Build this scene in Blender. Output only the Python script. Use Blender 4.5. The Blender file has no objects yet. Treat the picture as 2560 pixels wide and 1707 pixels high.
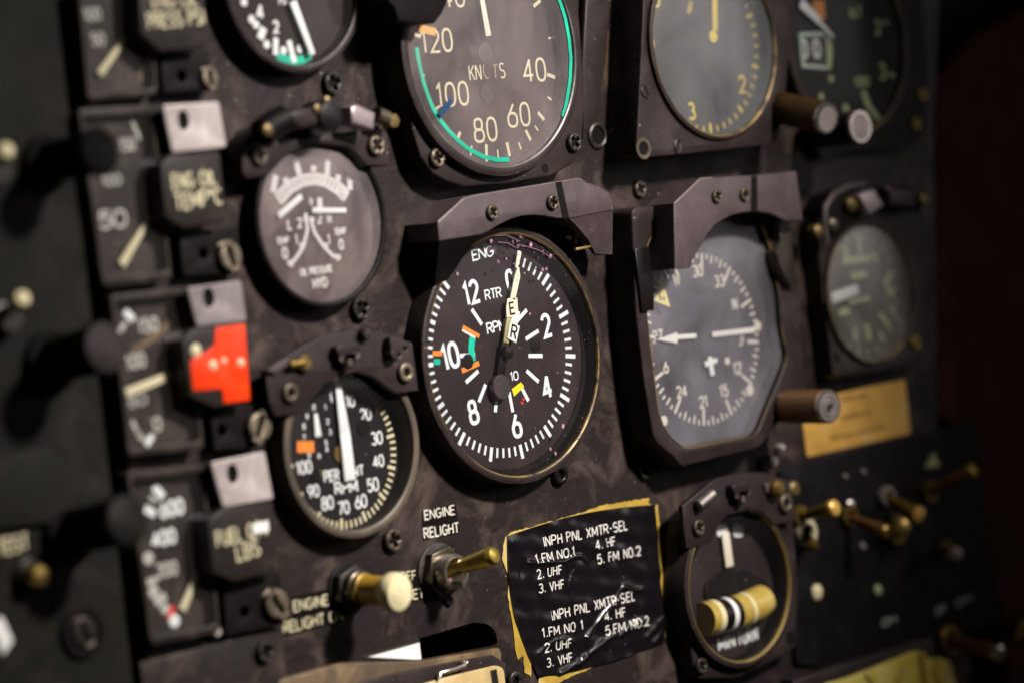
import bpy, bmesh, math, random
from mathutils import Matrix, Vector
random.seed(7)
scene = bpy.context.scene
COL = scene.collection
S = 0.001                                   # the panel is built in millimetres

# ------------------------------------------------------------------ camera
FPX, DIST = 8000.0, 1280.0                  # focal length in photo pixels, distance in mm
YAW, PITCH, ROLL = math.radians(45.3), math.radians(2.95), math.radians(-6.46)
Ry = Matrix(((math.cos(YAW), 0, -math.sin(YAW)), (0, 1, 0), (math.sin(YAW), 0, math.cos(YAW))))
Rx = Matrix(((1, 0, 0), (0, math.cos(PITCH), -math.sin(PITCH)), (0, math.sin(PITCH), math.cos(PITCH))))
Rz = Matrix(((math.cos(ROLL), -math.sin(ROLL), 0), (math.sin(ROLL), math.cos(ROLL), 0), (0, 0, 1)))
CM = Rz @ Rx @ Ry
CMT = CM.transposed()

def A(px, py, z=0.0):
    """point of the panel (mm) at height z above it, seen at that place of the photograph"""
    r = CMT @ Vector(((px - 1280) / FPX, (py - 853.5) / FPX, 1))
    c = CMT @ Vector((0, 0, DIST))
    t = (c.z - z) / r.z
    p = r * t - c
    return Vector((p.x, -p.y))

def mmpx(px, py, z=0.0):
    """mm per photo pixel (unforeshortened) there"""
    p = A(px, py, z)
    return ((CM @ Vector((p.x, -p.y, -z))).z + DIST) / FPX

def P(pts, z=0.0):
    return [A(x, y, z) for x, y in pts]

def W(x, y, z):
    return Vector((x, -z, y)) * S

def pw(v):                                   # panel vector from (x, down, into)
    return Vector((v.x, v.z, -v.y))
cam = bpy.data.cameras.new("camera")
camo = bpy.data.objects.new("camera", cam)
COL.objects.link(camo)
right, down, fwd = (pw(CMT @ Vector(a)) for a in ((1, 0, 0), (0, 1, 0), (0, 0, 1)))
cmat = Matrix((right, -down, -fwd)).transposed().to_4x4()
cmat.translation = -fwd * DIST * S
camo.matrix_world = cmat
cam.sensor_width = 36
cam.lens = FPX / 2560 * 36
cam.clip_start, cam.clip_end = 0.02, 20
cam.dof.use_dof = True
fp = A(1345, 900, 8)
cam.dof.focus_distance = ((CM @ Vector((fp.x, -fp.y, -8))).z + DIST) * S
cam.dof.aperture_fstop = 4.0
scene.camera = camo

# ------------------------------------------------------------------ light
world = bpy.data.worlds.new("World")
scene.world = world
world.use_nodes = True
bg = world.node_tree.nodes["Background"]
bg.inputs[0].default_value = (1.0, 0.88, 0.84, 1)
bg.inputs[1].default_value = 0.012

def lamp(name, kind, loc, target, power, color, size=0.3, **kw):
    l = bpy.data.lights.new(name, kind)
    l.energy = power
    l.color = color
    if kind == 'AREA':
        l.shape = 'RECTANGLE'
        l.size, l.size_y = size, kw.get('size_y', size)
        if 'spread' in kw: l.spread = math.radians(kw['spread'])
    else:
        l.shadow_soft_size = size
        l.spot_size = math.radians(kw['cone'])
        l.spot_blend = 1.0
    o = bpy.data.objects.new(name, l)
    COL.objects.link(o)
    a, b = W(*loc), W(*target)
    o.location = a
    o.rotation_euler = (b - a).to_track_quat('-Z', 'Y').to_euler()
    return o
lamp("key_lamp", 'SPOT', (230, 620, 900), (-60, -35, 0), 102, (1.0, 0.92, 0.87), 0.06, cone=33)
lamp("window_lamp", 'AREA', (900, 260, 830), (-20, 10, 0), 0.16, (1.0, 0.93, 0.92), 0.55, size_y=0.5, spread=60)

vs = scene.view_settings
vs.view_transform = 'Standard'
vs.look = 'None'
vs.exposure = 0.0
vs.gamma = 1.0
vs.use_curve_mapping = False

# ------------------------------------------------------------------ materials
MATS = {}

def nodes_of(name):
    m = bpy.data.materials.new(name)
    m.use_nodes = True
    nt = m.node_tree
    nt.nodes.clear()
    out = nt.nodes.new('ShaderNodeOutputMaterial')
    return m, nt, out

def noise(nt, scale, detail=4, rough=0.6, dist=0.0):
    tc = nt.nodes.new('ShaderNodeTexCoord')
    n = nt.nodes.new('ShaderNodeTexNoise')
    n.inputs['Scale'].default_value = scale
    n.inputs['Detail'].default_value = detail
    n.inputs['Roughness'].default_value = rough
    n.inputs['Distortion'].default_value = dist
    nt.links.new(tc.outputs['Object'], n.inputs['Vector'])
    return n.outputs['Fac']

def ramp(nt, fac, stops):
    r = nt.nodes.new('ShaderNodeValToRGB')
    e = r.color_ramp.elements
    e[0].position, e[0].color = stops[0][0], (*stops[0][1], 1)
    e[1].position, e[1].color = stops[-1][0], (*stops[-1][1], 1)
    for p, c in stops[1:-1]:
        k = e.new(p)
        k.color = (*c, 1)
    nt.links.new(fac, r.inputs[0])
    return r.outputs[0]

def mixc(nt, fac, a, b):
    m = nt.nodes.new('ShaderNodeMix')
    m.data_type = 'RGBA'
    for sock, v in ((m.inputs[0], fac), (m.inputs[6], a), (m.inputs[7], b)):
        if hasattr(v, 'links'): nt.links.new(v, sock)
        elif isinstance(v, tuple): sock.default_value = (*v, 1)
        else: sock.default_value = v
    return m.outputs[2]

def paint(name, col, rough=0.5, metal=0.0, wear=0.25, wearcol=None, bump=0.12, bscale=700, spec=0.5, specks=0.0, speckcol=(0.35, 0.3, 0.25), edge=0.0):
    if name in MATS: return MATS[name]
    m, nt, out = nodes_of(name)
    b = nt.nodes.new('ShaderNodeBsdfPrincipled')
    wc = wearcol or tuple(min(1, c * 1.7 + 0.004) for c in col)
    dk = tuple(c * 0.7 for c in col)
    big = noise(nt, 45, 6, 0.65, 0.6)
    c = ramp(nt, big, [(0.3, dk), (0.5, col), (0.5 + 0.35 * (1.01 - wear), wc)] if wear > 0 else [(0.3, col), (0.7, col)])
    if specks > 0:
        f = ramp(nt, noise(nt, 520, 3, 0.5), [(0.74 - 0.1 * specks, (0, 0, 0)), (0.78 - 0.1 * specks, (1, 1, 1))])
        c = mixc(nt, f, c, speckcol)
    if edge > 0:
        bv = nt.nodes.new('ShaderNodeBevel')
        bv.samples = 4
        bv.inputs['Radius'].default_value = 0.0006
        ge = nt.nodes.new('ShaderNodeNewGeometry')
        dt = nt.nodes.new('ShaderNodeVectorMath')
        dt.operation = 'DOT_PRODUCT'
        nt.links.new(bv.outputs[0], dt.inputs[0])
        nt.links.new(ge.outputs['Normal'], dt.inputs[1])
        mr = nt.nodes.new('ShaderNodeMapRange')
        mr.inputs[1].default_value, mr.inputs[2].default_value = 0.985, 0.86
        mr.inputs[3].default_value, mr.inputs[4].default_value = 0.0, 1.0
        nt.links.new(dt.outputs['Value'], mr.inputs[0])
        er = ramp(nt, noise(nt, 130, 5, 0.7), [(0.40, (0, 0, 0)), (0.62, (edge, edge, edge))])
        em = nt.nodes.new('ShaderNodeMath')
        em.operation = 'MULTIPLY'
        nt.links.new(mr.outputs[0], em.inputs[0])
        nt.links.new(er, em.inputs[1])
        c = mixc(nt, em.outputs[0], c, (0.30, 0.24, 0.20))
    nt.links.new(c, b.inputs['Base Color'])
    rr = nt.nodes.new('ShaderNodeMapRange')
    rr.inputs[3].default_value = max(0.03, rough - 0.12)
    rr.inputs[4].default_value = min(1, rough + 0.15)
    nt.links.new(noise(nt, 160, 5), rr.inputs[0])
    nt.links.new(rr.outputs[0], b.inputs['Roughness'])
    b.inputs['Metallic'].default_value = metal
    b.inputs['Specular IOR Level'].default_value = spec
    if bump > 0:
        bp = nt.nodes.new('ShaderNodeBump')
        bp.inputs['Strength'].default_value = bump
        bp.inputs['Distance'].default_value = 0.0004
        nt.links.new(noise(nt, bscale, 5, 0.6), bp.inputs['Height'])
        nt.links.new(bp.outputs[0], b.inputs['Normal'])
    nt.links.new(b.outputs[0], out.inputs[0])
    MATS[name] = m
    return m

def glass(name, dust_glare=0.08, dust_glare_col=(0.5, 0.46, 0.45), rough=0.18, gain=1.0, patch=0.5, pscale=25):
    if name in MATS: return MATS[name]
    m, nt, out = nodes_of(name)
    tr = nt.nodes.new('ShaderNodeBsdfTransparent')
    gl = nt.nodes.new('ShaderNodeBsdfGlossy')
    gl.inputs['Roughness'].default_value = rough
    df = nt.nodes.new('ShaderNodeBsdfDiffuse')  # diffuse layer
    df.inputs['Color'].default_value = (*dust_glare_col, 1)
    lw = nt.nodes.new('ShaderNodeLayerWeight')
    lw.inputs[0].default_value = 0.5
    pw5 = nt.nodes.new('ShaderNodeMath')
    pw5.operation = 'POWER'
    pw5.inputs[1].default_value = 5.0
    nt.links.new(lw.outputs['Facing'], pw5.inputs[0])
    fr = nt.nodes.new('ShaderNodeMapRange')
    fr.inputs[3].default_value = 0.04
    nt.links.new(pw5.outputs[0], fr.inputs[0])
    mu = nt.nodes.new('ShaderNodeMath')
    mu.operation = 'MULTIPLY'
    mu.use_clamp = True
    mu.inputs[1].default_value = gain
    nt.links.new(fr.outputs[0], mu.inputs[0])
    m1 = nt.nodes.new('ShaderNodeMixShader')
    nt.links.new(mu.outputs[0], m1.inputs[0])
    nt.links.new(tr.outputs[0], m1.inputs[1])
    nt.links.new(gl.outputs[0], m1.inputs[2])
    mr = nt.nodes.new('ShaderNodeMapRange')
    mr.inputs[1].default_value, mr.inputs[2].default_value = 0.3, 0.7
    mr.inputs[3].default_value = dust_glare * (1 - patch)
    mr.inputs[4].default_value = dust_glare * (1 + patch)
    nt.links.new(noise(nt, pscale, 5, 0.6, 0.4), mr.inputs[0])
    sp = ramp(nt, noise(nt, 650, 2, 0.5), [(0.72, (0, 0, 0)), (0.77, (0.25, 0.25, 0.25))])
    ad = nt.nodes.new('ShaderNodeMath')
    ad.operation = 'ADD'
    ad.use_clamp = True
    nt.links.new(mr.outputs[0], ad.inputs[0])
    nt.links.new(sp, ad.inputs[1])
    m2 = nt.nodes.new('ShaderNodeMixShader')
    nt.links.new(ad.outputs[0], m2.inputs[0])
    nt.links.new(m1.outputs[0], m2.inputs[1])
    nt.links.new(df.outputs[0], m2.inputs[2])
    nt.links.new(m2.outputs[0], out.inputs[0])
    MATS[name] = m
    return m

PANEL = paint("panel_paint", (0.019, 0.0132, 0.0122), 0.48, wear=0.5, wearcol=(0.075, 0.053, 0.045), bump=1.0, bscale=240, specks=0.2, spec=0.22)
FLANGE = paint("flange_paint", (0.023, 0.0162, 0.0158), 0.42, edge=0.9, wear=0.4, bump=0.3, specks=0.16, spec=0.25)
SHIELD = paint("shield_paint", (0.066, 0.048, 0.050), 0.42, edge=0.8, wear=0.2, bump=0.25, bscale=1400, specks=0.08)
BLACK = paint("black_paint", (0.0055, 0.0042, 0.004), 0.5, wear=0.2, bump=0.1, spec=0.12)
BLACKGLOSS = paint("black_plastic", (0.007, 0.005, 0.005), 0.3, wear=0.1, bump=0.05, spec=0.3)
DIAL = paint("dial_black", (0.022, 0.0145, 0.0155), 0.6, wear=0.1, bump=0.05, spec=0.15)
DIALB = paint("dial_flat_black", (0.010, 0.0085, 0.009), 0.6, wear=0.1, bump=0.05, spec=0.12)
COLUMN = paint("column_paint", (0.021, 0.0165, 0.0142), 0.42, edge=0.8, wear=0.4, wearcol=(0.07, 0.053, 0.04), bump=0.25, specks=0.18, spec=0.25)
GREENGREY = paint("console_paint", (0.0105, 0.0100, 0.0075), 0.55, wear=0.35, wearcol=(0.022, 0.018, 0.015), bump=0.2, spec=0.12)
MATTBLACK = paint("matt_black", (0.004, 0.0035, 0.003), 0.7, wear=0.1, bump=0.1, spec=0.06)
WHITE = paint("white_marking", (0.72, 0.75, 0.74), 0.55, wear=0, bump=0)
CREAM = paint("cream_marking", (0.62, 0.57, 0.36), 0.55, wear=0, bump=0)
YELLOWMARK = paint("yellow_marking", (0.78, 0.56, 0.02), 0.55, wear=0, bump=0)
DIMGREEN = paint("aged_green_marking", (0.38, 0.44, 0.20), 0.55, wear=0, bump=0)
GREYMARK = paint("faded_marking", (0.42, 0.42, 0.38), 0.6, wear=0, bump=0)
GREEN = paint("green_arc_paint", (0.0, 0.42, 0.27), 0.35, wear=0.1, bump=0.1)
BLUE = paint("blue_mark_paint", (0.002, 0.035, 0.11), 0.4, wear=0, bump=0)
ORANGE = paint("orange_mark_paint", (0.85, 0.22, 0.02), 0.5, wear=0, bump=0)
YELLOW = paint("bright_yellow_paint", (0.80, 0.62, 0.0), 0.5, wear=0, bump=0)
RED = paint("red_tape", (0.88, 0.045, 0.004), 0.28, wear=0.3, wearcol=(0.95, 0.12, 0.01), bump=1.0, bscale=90)
REDMARK = paint("red_mark_paint", (0.6, 0.03, 0.02), 0.5, wear=0, bump=0)
STEEL = paint("screw_steel", (0.12, 0.098, 0.07), 0.4, metal=0.6, wear=0.4, wearcol=(0.3, 0.25, 0.18), bump=0.25, specks=0.2, speckcol=(0.5, 0.42, 0.32))
DARKSTEEL = paint("dark_screw_steel", (0.04, 0.035, 0.032), 0.4, metal=0.5, wear=0.4, wearcol=(0.16, 0.13, 0.1), bump=0.2)
PLATE = paint("bare_aluminium", (0.52, 0.46, 0.44), 0.36, metal=0.25, wear=0.5, wearcol=(0.92, 0.86, 0.84), bump=0.5, bscale=130)
PLATEDARK = paint("dull_aluminium", (0.27, 0.24, 0.24), 0.45, metal=0.35, wear=0.3, bump=0.15)
BRASS = paint("brass", (0.30, 0.20, 0.055), 0.36, metal=0.8, wear=0.4, wearcol=(0.52, 0.38, 0.15), bump=0.15)
WORNBRASS = paint("worn_brass_edge", (0.26, 0.175, 0.07), 0.42, metal=0.6, wear=0.7, wearcol=(0.04, 0.032, 0.025), bump=0.1)
NICKEL = paint("nickel", (0.55, 0.50, 0.45), 0.25, metal=0.9, wear=0.3, bump=0.05)
BROWN = paint("brown_knob", (0.16, 0.07, 0.018), 0.4, metal=0.2, wear=0.3, bump=0.1)
KNURL = paint("knurled_bronze", (0.10, 0.055, 0.02), 0.38, metal=0.5, wear=0.3, bump=0.05)
GREYCAP = paint("grey_cap", (0.25, 0.21, 0.20), 0.5, wear=0.2, bump=0.2)
AMBER = paint("amber_placard", (0.74, 0.42, 0.085), 0.4, wear=0.4, wearcol=(0.80, 0.52, 0.18), bump=0.05)
AMBERINK = paint("amber_placard_ink", (0.12, 0.05, 0.008), 0.5, wear=0, bump=0)
FILM = paint("black_film", (0.006, 0.0045, 0.006), 0.22, wear=0, bump=0.15, bscale=90, spec=0.8)
YTAPE = paint("yellow_tape", (0.50, 0.33, 0.045), 0.45, wear=0.6, wearcol=(0.70, 0.56, 0.25), bump=0.5, bscale=300)
PAPER = paint("white_paper", (0.85, 0.85, 0.82), 0.6, wear=0, bump=0.05)
CREAMPLASTIC = paint("cream_plastic", (0.80, 0.72, 0.42), 0.4, wear=0.1, bump=0.05)
TAN = paint("tan_worn_ledge", (0.095, 0.060, 0.030), 0.5, wear=0.5, wearcol=(0.22, 0.15, 0.07), bump=0.4, specks=0.3, speckcol=(0.01, 0.01, 0.01))
MAROON = paint("maroon_wall", (0.055, 0.020, 0.011), 0.8, wear=0.2, bump=0, spec=0.05)
AGED = paint("aged_brass", (0.15, 0.105, 0.035), 0.45, metal=0.5, wear=0.5, wearcol=(0.26, 0.19, 0.08), bump=0.2)
OLIVE = paint("olive_sheet", (0.52, 0.42, 0.05), 0.4, wear=0.5, wearcol=(0.7, 0.6, 0.2), bump=0.4, bscale=60)
PURPLE = paint("purple_stain", (0.16, 0.07, 0.12), 0.5, wear=0.4, bump=0)
PINK = paint("pink_stain", (0.36, 0.17, 0.25), 0.5, wear=0.4, bump=0)
G_CLEAR = glass("clear_glass", 0.012, rough=0.06, gain=0.3)
G_HAZE = glass("mauve_glare_glass", 0.14, (0.58, 0.48, 0.48), 0.25, 1.4, patch=.85, pscale=35)  # mauve veil paints the glare of a reflection
G_KNOTS = glass("patchy_glare_glass", 0.16, (0.58, 0.49, 0.48), 0.28, 1.5, patch=.9, pscale=16)  # patchy veil paints reflected light over the dial
G_GREY = glass("grey_glare_glass", 0.20, (0.46, 0.49, 0.50), 0.28, 1.8, patch=.5, pscale=18)  # grey veil paints the reflection on the domed glass
G_BLUE = glass("bluish_glare_glass", 0.145, (0.50, 0.48, 0.54), 0.26, 1.7, patch=.95, pscale=20)  # bluish veil is reflection put into the colour
G_DARK = glass("dark_dusty_glass", 0.02, (0.5, 0.45, 0.42), 0.15, 0.6)
G_BLACK = glass("black_gauge_glass", 0.004, rough=0.1, gain=0.25)
G_VSI = glass("pale_glare_glass", 0.22, (0.55, 0.53, 0.47), 0.3, 2.0, patch=.9, pscale=22)  # pale veil paints the reflected light on this gauge

# ------------------------------------------------------------------ mesh building
def circ(cx, cy, r, n=64, a0=0, a1=360):
    full = abs(a1 - a0) >= 360
    k = n if full else n + 1
    return [Vector((cx + r * math.cos(math.radians(a0 + (a1 - a0) * i / n)), cy + r * math.sin(math.radians(a0 + (a1 - a0) * i / n)))) for i in range(k)]

def fillet(pts, r, n=5):
    """round the corners of a polygon"""
    out = []
    m = len(pts)
    for i in range(m):
        p, a, b = Vector(pts[i]), Vector(pts[i - 1]), Vector(pts[(i + 1) % m])
        ra = min(r, (a - p).length * .45, (b - p).length * .45)
        q0, q1 = p + (a - p).normalized() * ra, p + (b - p).normalized() * ra
        for k in range(n + 1):
            t = k / n
            out.append(q0 * (1 - t) ** 2 + p * 2 * t * (1 - t) + q1 * t * t)
    return out

class MB:
    def __init__(s):
        s.v, s.f, s.m = [], [], []
    def add(s, vs, fs, mi=0):
        o = len(s.v)
        s.v += [Vector(v) for v in vs]
        s.f += [[i + o for i in f] for f in fs]
        s.m += [mi] * len(fs)
        return s
    def prism(s, outer, z0, z1, holes=(), bevel=0.0, mi=0, mat4=None, res=2):
        cu = bpy.data.curves.new("tmp", 'CURVE')
        cu.dimensions = '2D'
        cu.fill_mode = 'BOTH'
        cu.extrude = max(1e-4, (z1 - z0) / 2 - bevel)
        cu.bevel_depth = bevel
        cu.bevel_resolution = res
        cu.offset = -bevel
        for loop in [outer] + list(holes):
            sp = cu.splines.new('POLY')
            sp.points.add(len(loop) - 1)
            for p, q in zip(sp.points, loop):
                p.co = (q[0], q[1], 0, 1)
            sp.use_cyclic_u = True
        o = bpy.data.objects.new("tmp", cu)
        me = bpy.data.meshes.new_from_object(o)
        vs = [v.co + Vector((0, 0, (z0 + z1) / 2)) for v in me.vertices]
        if mat4: vs = [mat4 @ v for v in vs]
        s.add(vs, [list(p.vertices) for p in me.polygons], mi)
        bpy.data.objects.remove(o)
        bpy.data.curves.remove(cu)
        bpy.data.meshes.remove(me)
        return s
    def flat(s, pts, z, mi=0):
        return s.add([(p[0], p[1], z) for p in pts], [list(range(len(pts)))], mi)
    def lathe(s, prof, c, axis=(0, 0, 1), n=40, mi=0, caps=True):
        """prof: (radius, height) pairs along axis from point c"""
        ax = Vector(axis).normalized()
        e1 = ax.cross(Vector((0, 1, 0)) if abs(ax.y) < 0.9 else Vector((1, 0, 0))).normalized()
        e2 = ax.cross(e1)
        c = Vector(c)
        vs, fs = [], []
        for r, h in prof:
            for i in range(n):
                t = 2 * math.pi * i / n
                vs.append(c + ax * h + (e1 * math.cos(t) + e2 * math.sin(t)) * r)
        for k in range(len(prof) - 1):
            for i in range(n):
                j = (i + 1) % n
                fs.append([k * n + i, k * n + j, (k + 1) * n + j, (k + 1) * n + i])
        if caps and prof[0][0] > 1e-5: fs.append(list(range(n))[::-1])
        if caps and prof[-1][0] > 1e-5: fs.append([(len(prof) - 1) * n + i for i in range(n)])
        return s.add(vs, fs, mi)
    def tube(s, pts, r, n=10, mi=0):
        pts = [Vector(p) for p in pts]
        vs, fs = [], []
        rr = r if isinstance(r, (list, tuple)) else [r] * len(pts)
        for k, p in enumerate(pts):
            t = (pts[min(k + 1, len(pts) - 1)] - pts[max(k - 1, 0)]).normalized()
            e1 = t.cross(Vector((0.1, 0.2, 1)) if abs(t.z) < 0.9 else Vector((1, 0, 0))).normalized()
            e2 = t.cross(e1)
            for i in range(n):
                a = 2 * math.pi * i / n
                vs.append(p + (e1 * math.cos(a) + e2 * math.sin(a)) * rr[k])
        for k in range(len(pts) - 1):
            for i in range(n):
                j = (i + 1) % n
                fs.append([k * n + i, k * n + j, (k + 1) * n + j, (k + 1) * n + i])
        fs.append(list(range(n))[::-1])
        fs.append([(len(pts) - 1) * n + i for i in range(n)])
        return s.add(vs, fs, mi)
    def ribbon(s, pts, w, z, mi=0, closed=False):
        pts = [Vector((p[0], p[1])) for p in pts]
        q = [pts[0]]
        for p in pts[1:]:
            if (p - q[-1]).length > 1e-5: q.append(p)
        if closed and (q[0] - q[-1]).length < 1e-5: q.pop()
        n = len(q)
        if n < 2: return s
        vs, fs = [], []
        for i in range(n):
            if closed: a, b = q[i - 1], q[(i + 1) % n]
            else: a, b = q[max(i - 1, 0)], q[min(i + 1, n - 1)]
            d0 = (q[i] - a).normalized() if (q[i] - a).length > 1e-6 else (b - q[i]).normalized()
            d1 = (b - q[i]).normalized() if (b - q[i]).length > 1e-6 else d0
            t = d0 + d1
            t = t.normalized() if t.length > 1e-3 else d0
            nn = Vector((-t.y, t.x))
            k = min(2.0, 1 / max(0.3, nn.dot(Vector((-d0.y, d0.x)))))
            vs += [(*(q[i] + nn * w / 2 * k), z), (*(q[i] - nn * w / 2 * k), z)]
        for i in range(n if closed else n - 1):
            j = (i + 1) % n
            fs.append([2 * i, 2 * i + 1, 2 * j + 1, 2 * j])
        return s.add(vs, fs, mi)
    def mesh(s, name, mats, origin=(0, 0, 0), smooth=40):
        me = bpy.data.meshes.new(name)
        o = Vector(origin)
        me.from_pydata([(v - o) * S for v in s.v], [], s.f)
        for m in mats: me.materials.append(m)
        me.polygons.foreach_set('material_index', s.m)
        me.validate()
        bm = bmesh.new()
        bm.from_mesh(me)
        bmesh.ops.remove_doubles(bm, verts=bm.verts, dist=1e-7)
        bmesh.ops.recalc_face_normals(bm, faces=bm.faces)
        bm.to_mesh(me)
        bm.free()
        if smooth:
            me.polygons.foreach_set('use_smooth', [True] * len(me.polygons))
            me.set_sharp_from_angle(angle=math.radians(smooth))
        return me

ROT = (math.pi / 2, 0, 0)

class Thing:
    """a top-level Empty on the panel with parts below it"""
    def __init__(s, name, label, cat, o, group=None):
        s.o = Vector(o)
        e = bpy.data.objects.new(name, None)
        COL.objects.link(e)
        e.empty_display_size = 0.01
        e.location = W(*o)
        e.rotation_euler = ROT
        e['label'], e['category'] = label, cat
        if group: e['group'] = group
        s.e = e
    def part(s, name, mb, mats, parent=None, label=None, smooth=40):
        mats = mats if isinstance(mats, (list, tuple)) else [mats]
        me = mb.mesh(name, mats, s.o, smooth)
        ob = bpy.data.objects.new(name, me)
        COL.objects.link(ob)
        ob.parent = parent or s.e
        if label: ob['label'] = label
        return ob

def solid(name, label, cat, mb, mats, o, group=None, kind=None, smooth=40):
    """a thing that is one mesh"""
    mats = mats if isinstance(mats, (list, tuple)) else [mats]
    ob = bpy.data.objects.new(name, mb.mesh(name, mats, o, smooth))
    COL.objects.link(ob)
    ob.location = W(*o)
    ob.rotation_euler = ROT
    if kind: ob['kind'] = kind
    else: ob['category'] = cat
    if label: ob['label'] = label
    if group: ob['group'] = group
    return ob

# ------------------------------------------------------------------ single-stroke lettering
def arc(cx, cy, rx, ry, a0, a1, n=12):
    return [(cx + rx * math.cos(math.radians(a0 + (a1 - a0) * i / n)), cy + ry * math.sin(math.radians(a0 + (a1 - a0) * i / n))) for i in range(n + 1)]

def oval(cx, cy, rx, ry, n=24):
    k = 0.8
    return [(cx + rx * math.copysign(abs(math.cos(t)) ** k, math.cos(t)), cy + ry * math.copysign(abs(math.sin(t)) ** k, math.sin(t))) for t in [2 * math.pi * i / n for i in range(n)]] + [(cx + rx, cy)]
GL = {
 '0': (.56, [oval(.28, .5, .28, .5)]),
 '1': (.30, [[(.02, .80), (.2, 1), (.2, 0)]]),
 '2': (.56, [arc(.28, .72, .27, .28, 165, -35) + [(.02, 0), (.56, 0)]]),
 '3': (.56, [arc(.27, .75, .24, .25, 150, -90), arc(.27, .27, .28, .27, 90, -150)]),
 '4': (.60, [[(.42, 0), (.42, 1)], [(.43, 1), (.02, .28), (.60, .28)]]),
 '5': (.56, [[(.50, 1), (.10, 1), (.06, .56)] + arc(.27, .33, .28, .33, 125, -150)]),
 '6': (.56, [[(.40, 1), (.05, .48)] , oval(.28, .30, .28, .30)]),
 '7': (.52, [[(0, 1), (.52, 1), (.16, 0)]]),
 '8': (.56, [oval(.28, .76, .23, .24), oval(.28, .27, .28, .27)]),
 '9': (.56, [[(.16, 0), (.51, .52)], oval(.28, .70, .28, .30)]),
 'A': (.60, [[(0, 0), (.30, 1), (.60, 0)], [(.11, .32), (.49, .32)]]),
 'B': (.54, [[(0, 0), (0, 1), (.3, 1)] + arc(.3, .76, .2, .24, 90, -90) + [(0, .52)], [(.3, .52)] + arc(.3, .26, .24, .26, 90, -90) + [(0, 0)]]),
 'C': (.56, [arc(.30, .5, .30, .5, 48, 312)]),
 'D': (.56, [[(0, 0), (0, 1), (.22, 1)] + arc(.22, .5, .34, .5, 90, -90) + [(0, 0)]]),
 'E': (.46, [[(.46, 1), (0, 1), (0, 0), (.46, 0)], [(0, .52), (.40, .52)]]),
 'F': (.44, [[(.44, 1), (0, 1), (0, 0)], [(0, .52), (.38, .52)]]),
 'G': (.60, [arc(.30, .5, .30, .5, 48, 350) + [(.60, .46), (.34, .46)]]),
 'H': (.54, [[(0, 0), (0, 1)], [(.54, 0), (.54, 1)], [(0, .52), (.54, .52)]]),
 'I': (.10, [[(.05, 0), (.05, 1)]]),
 'K': (.54, [[(0, 0), (0, 1)], [(.52, 1), (.03, .42)], [(.18, .60), (.54, 0)]]),
 'L': (.44, [[(0, 1), (0, 0), (.44, 0)]]),
 'M': (.68, [[(0, 0), (0, 1)], [(.02, 1), (.34, .2)], [(.34, .2), (.66, 1)], [(.68, 1), (.68, 0)]]),
 'N': (.56, [[(0, 0), (0, 1)], [(.02, 1), (.54, 0)], [(.56, 0), (.56, 1)]]),
 'O': (.60, [oval(.30, .5, .30, .5)]),
 'P': (.52, [[(0, 0), (0, 1), (.28, 1)] + arc(.28, .74, .24, .26, 90, -90) + [(0, .48)]]),
 'Q': (.60, [oval(.30, .5, .30, .5), [(.36, .25), (.60, -.05)]]),
 'R': (.54, [[(0, 0), (0, 1), (.28, 1)] + arc(.28, .75, .24, .25, 90, -90) + [(0, .50)], [(.26, .50), (.54, 0)]]),
 'S': (.54, [arc(.27, .75, .25, .25, 35, 270, 12) + arc(.27, .25, .27, .25, 90, -145, 12)]),
 'T': (.52, [[(0, 1), (.52, 1)], [(.26, 1), (.26, 0)]]),
 'U': (.56, [[(0, 1), (0, .28)] + arc(.28, .28, .28, .28, 180, 360) + [(.56, 1)]]),
 'V': (.58, [[(0, 1), (.29, 0), (.58, 1)]]),
 'W': (.80, [[(0, 1), (.2, 0), (.4, .8), (.6, 0), (.8, 1)]]),
 'X': (.56, [[(0, 0), (.56, 1)], [(0, 1), (.56, 0)]]),
 'Y': (.56, [[(0, 1), (.28, .5), (.56, 1)], [(.28, .5), (.28, 0)]]),
 'Z': (.54, [[(0, 1), (.54, 1), (0, 0), (.54, 0)]]),
 '.': (.10, [[(.05, .0), (.05, .13)]]),
 '-': (.30, [[(.03, .46), (.27, .46)]]),
 ' ': (.28, []),
 '*': (.24, [oval(.12, .86, .12, .13)]),
}

def text(mb, s, cx, cy, z, h, weight=0.13, xs=1.0, rot=0.0, gap=0.2, mi=0, anchor='c', slant=0.0, dens=1):
    """single-stroke lettering h mm high centred on (cx, cy)"""
    tot = sum(GL[c][0] * xs for c in s) + gap * (len(s) - 1)
    h = h / (1 + weight)
    x = {'c': -tot / 2, 'l': 0.0, 'r': -tot}[anchor]
    ca, sa = math.cos(math.radians(rot)), math.sin(math.radians(rot))
    lay = 0
    for c in s:
        w, strokes = GL[c]
        for st in strokes:
            pts = []
            for (u, v) in st:
                X, Y = (x + u * xs + slant * v) * h, (v - 0.5) * h
                pts.append((cx + X * ca - Y * sa, cy + X * sa + Y * ca))
            if dens > 1:
                pts = [tuple(pts[i][k] + (pts[i + 1][k] - pts[i][k]) * q / dens for k in (0, 1)) for i in range(len(pts) - 1) for q in range(dens)] + [pts[-1]]
            closed = len(st) > 8 and math.hypot(st[0][0] - st[-1][0], st[0][1] - st[-1][1]) < 1e-4
            mb.ribbon(pts, weight * h, z + 0.012 * lay, mi, closed)
            lay = (lay + 1) % 4
        x += w * xs + gap

def tick(mb, c, ang, r0, r1, w, z, mi=0):
    """ang in degrees clockwise from straight up"""
    d = Vector((math.sin(math.radians(ang)), math.cos(math.radians(ang))))
    mb.ribbon([c + d * r0, c + d * r1], w, z, mi)

def pol(c, ang, r):
    return c + Vector((math.sin(math.radians(ang)), math.cos(math.radians(ang)))) * r

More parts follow.
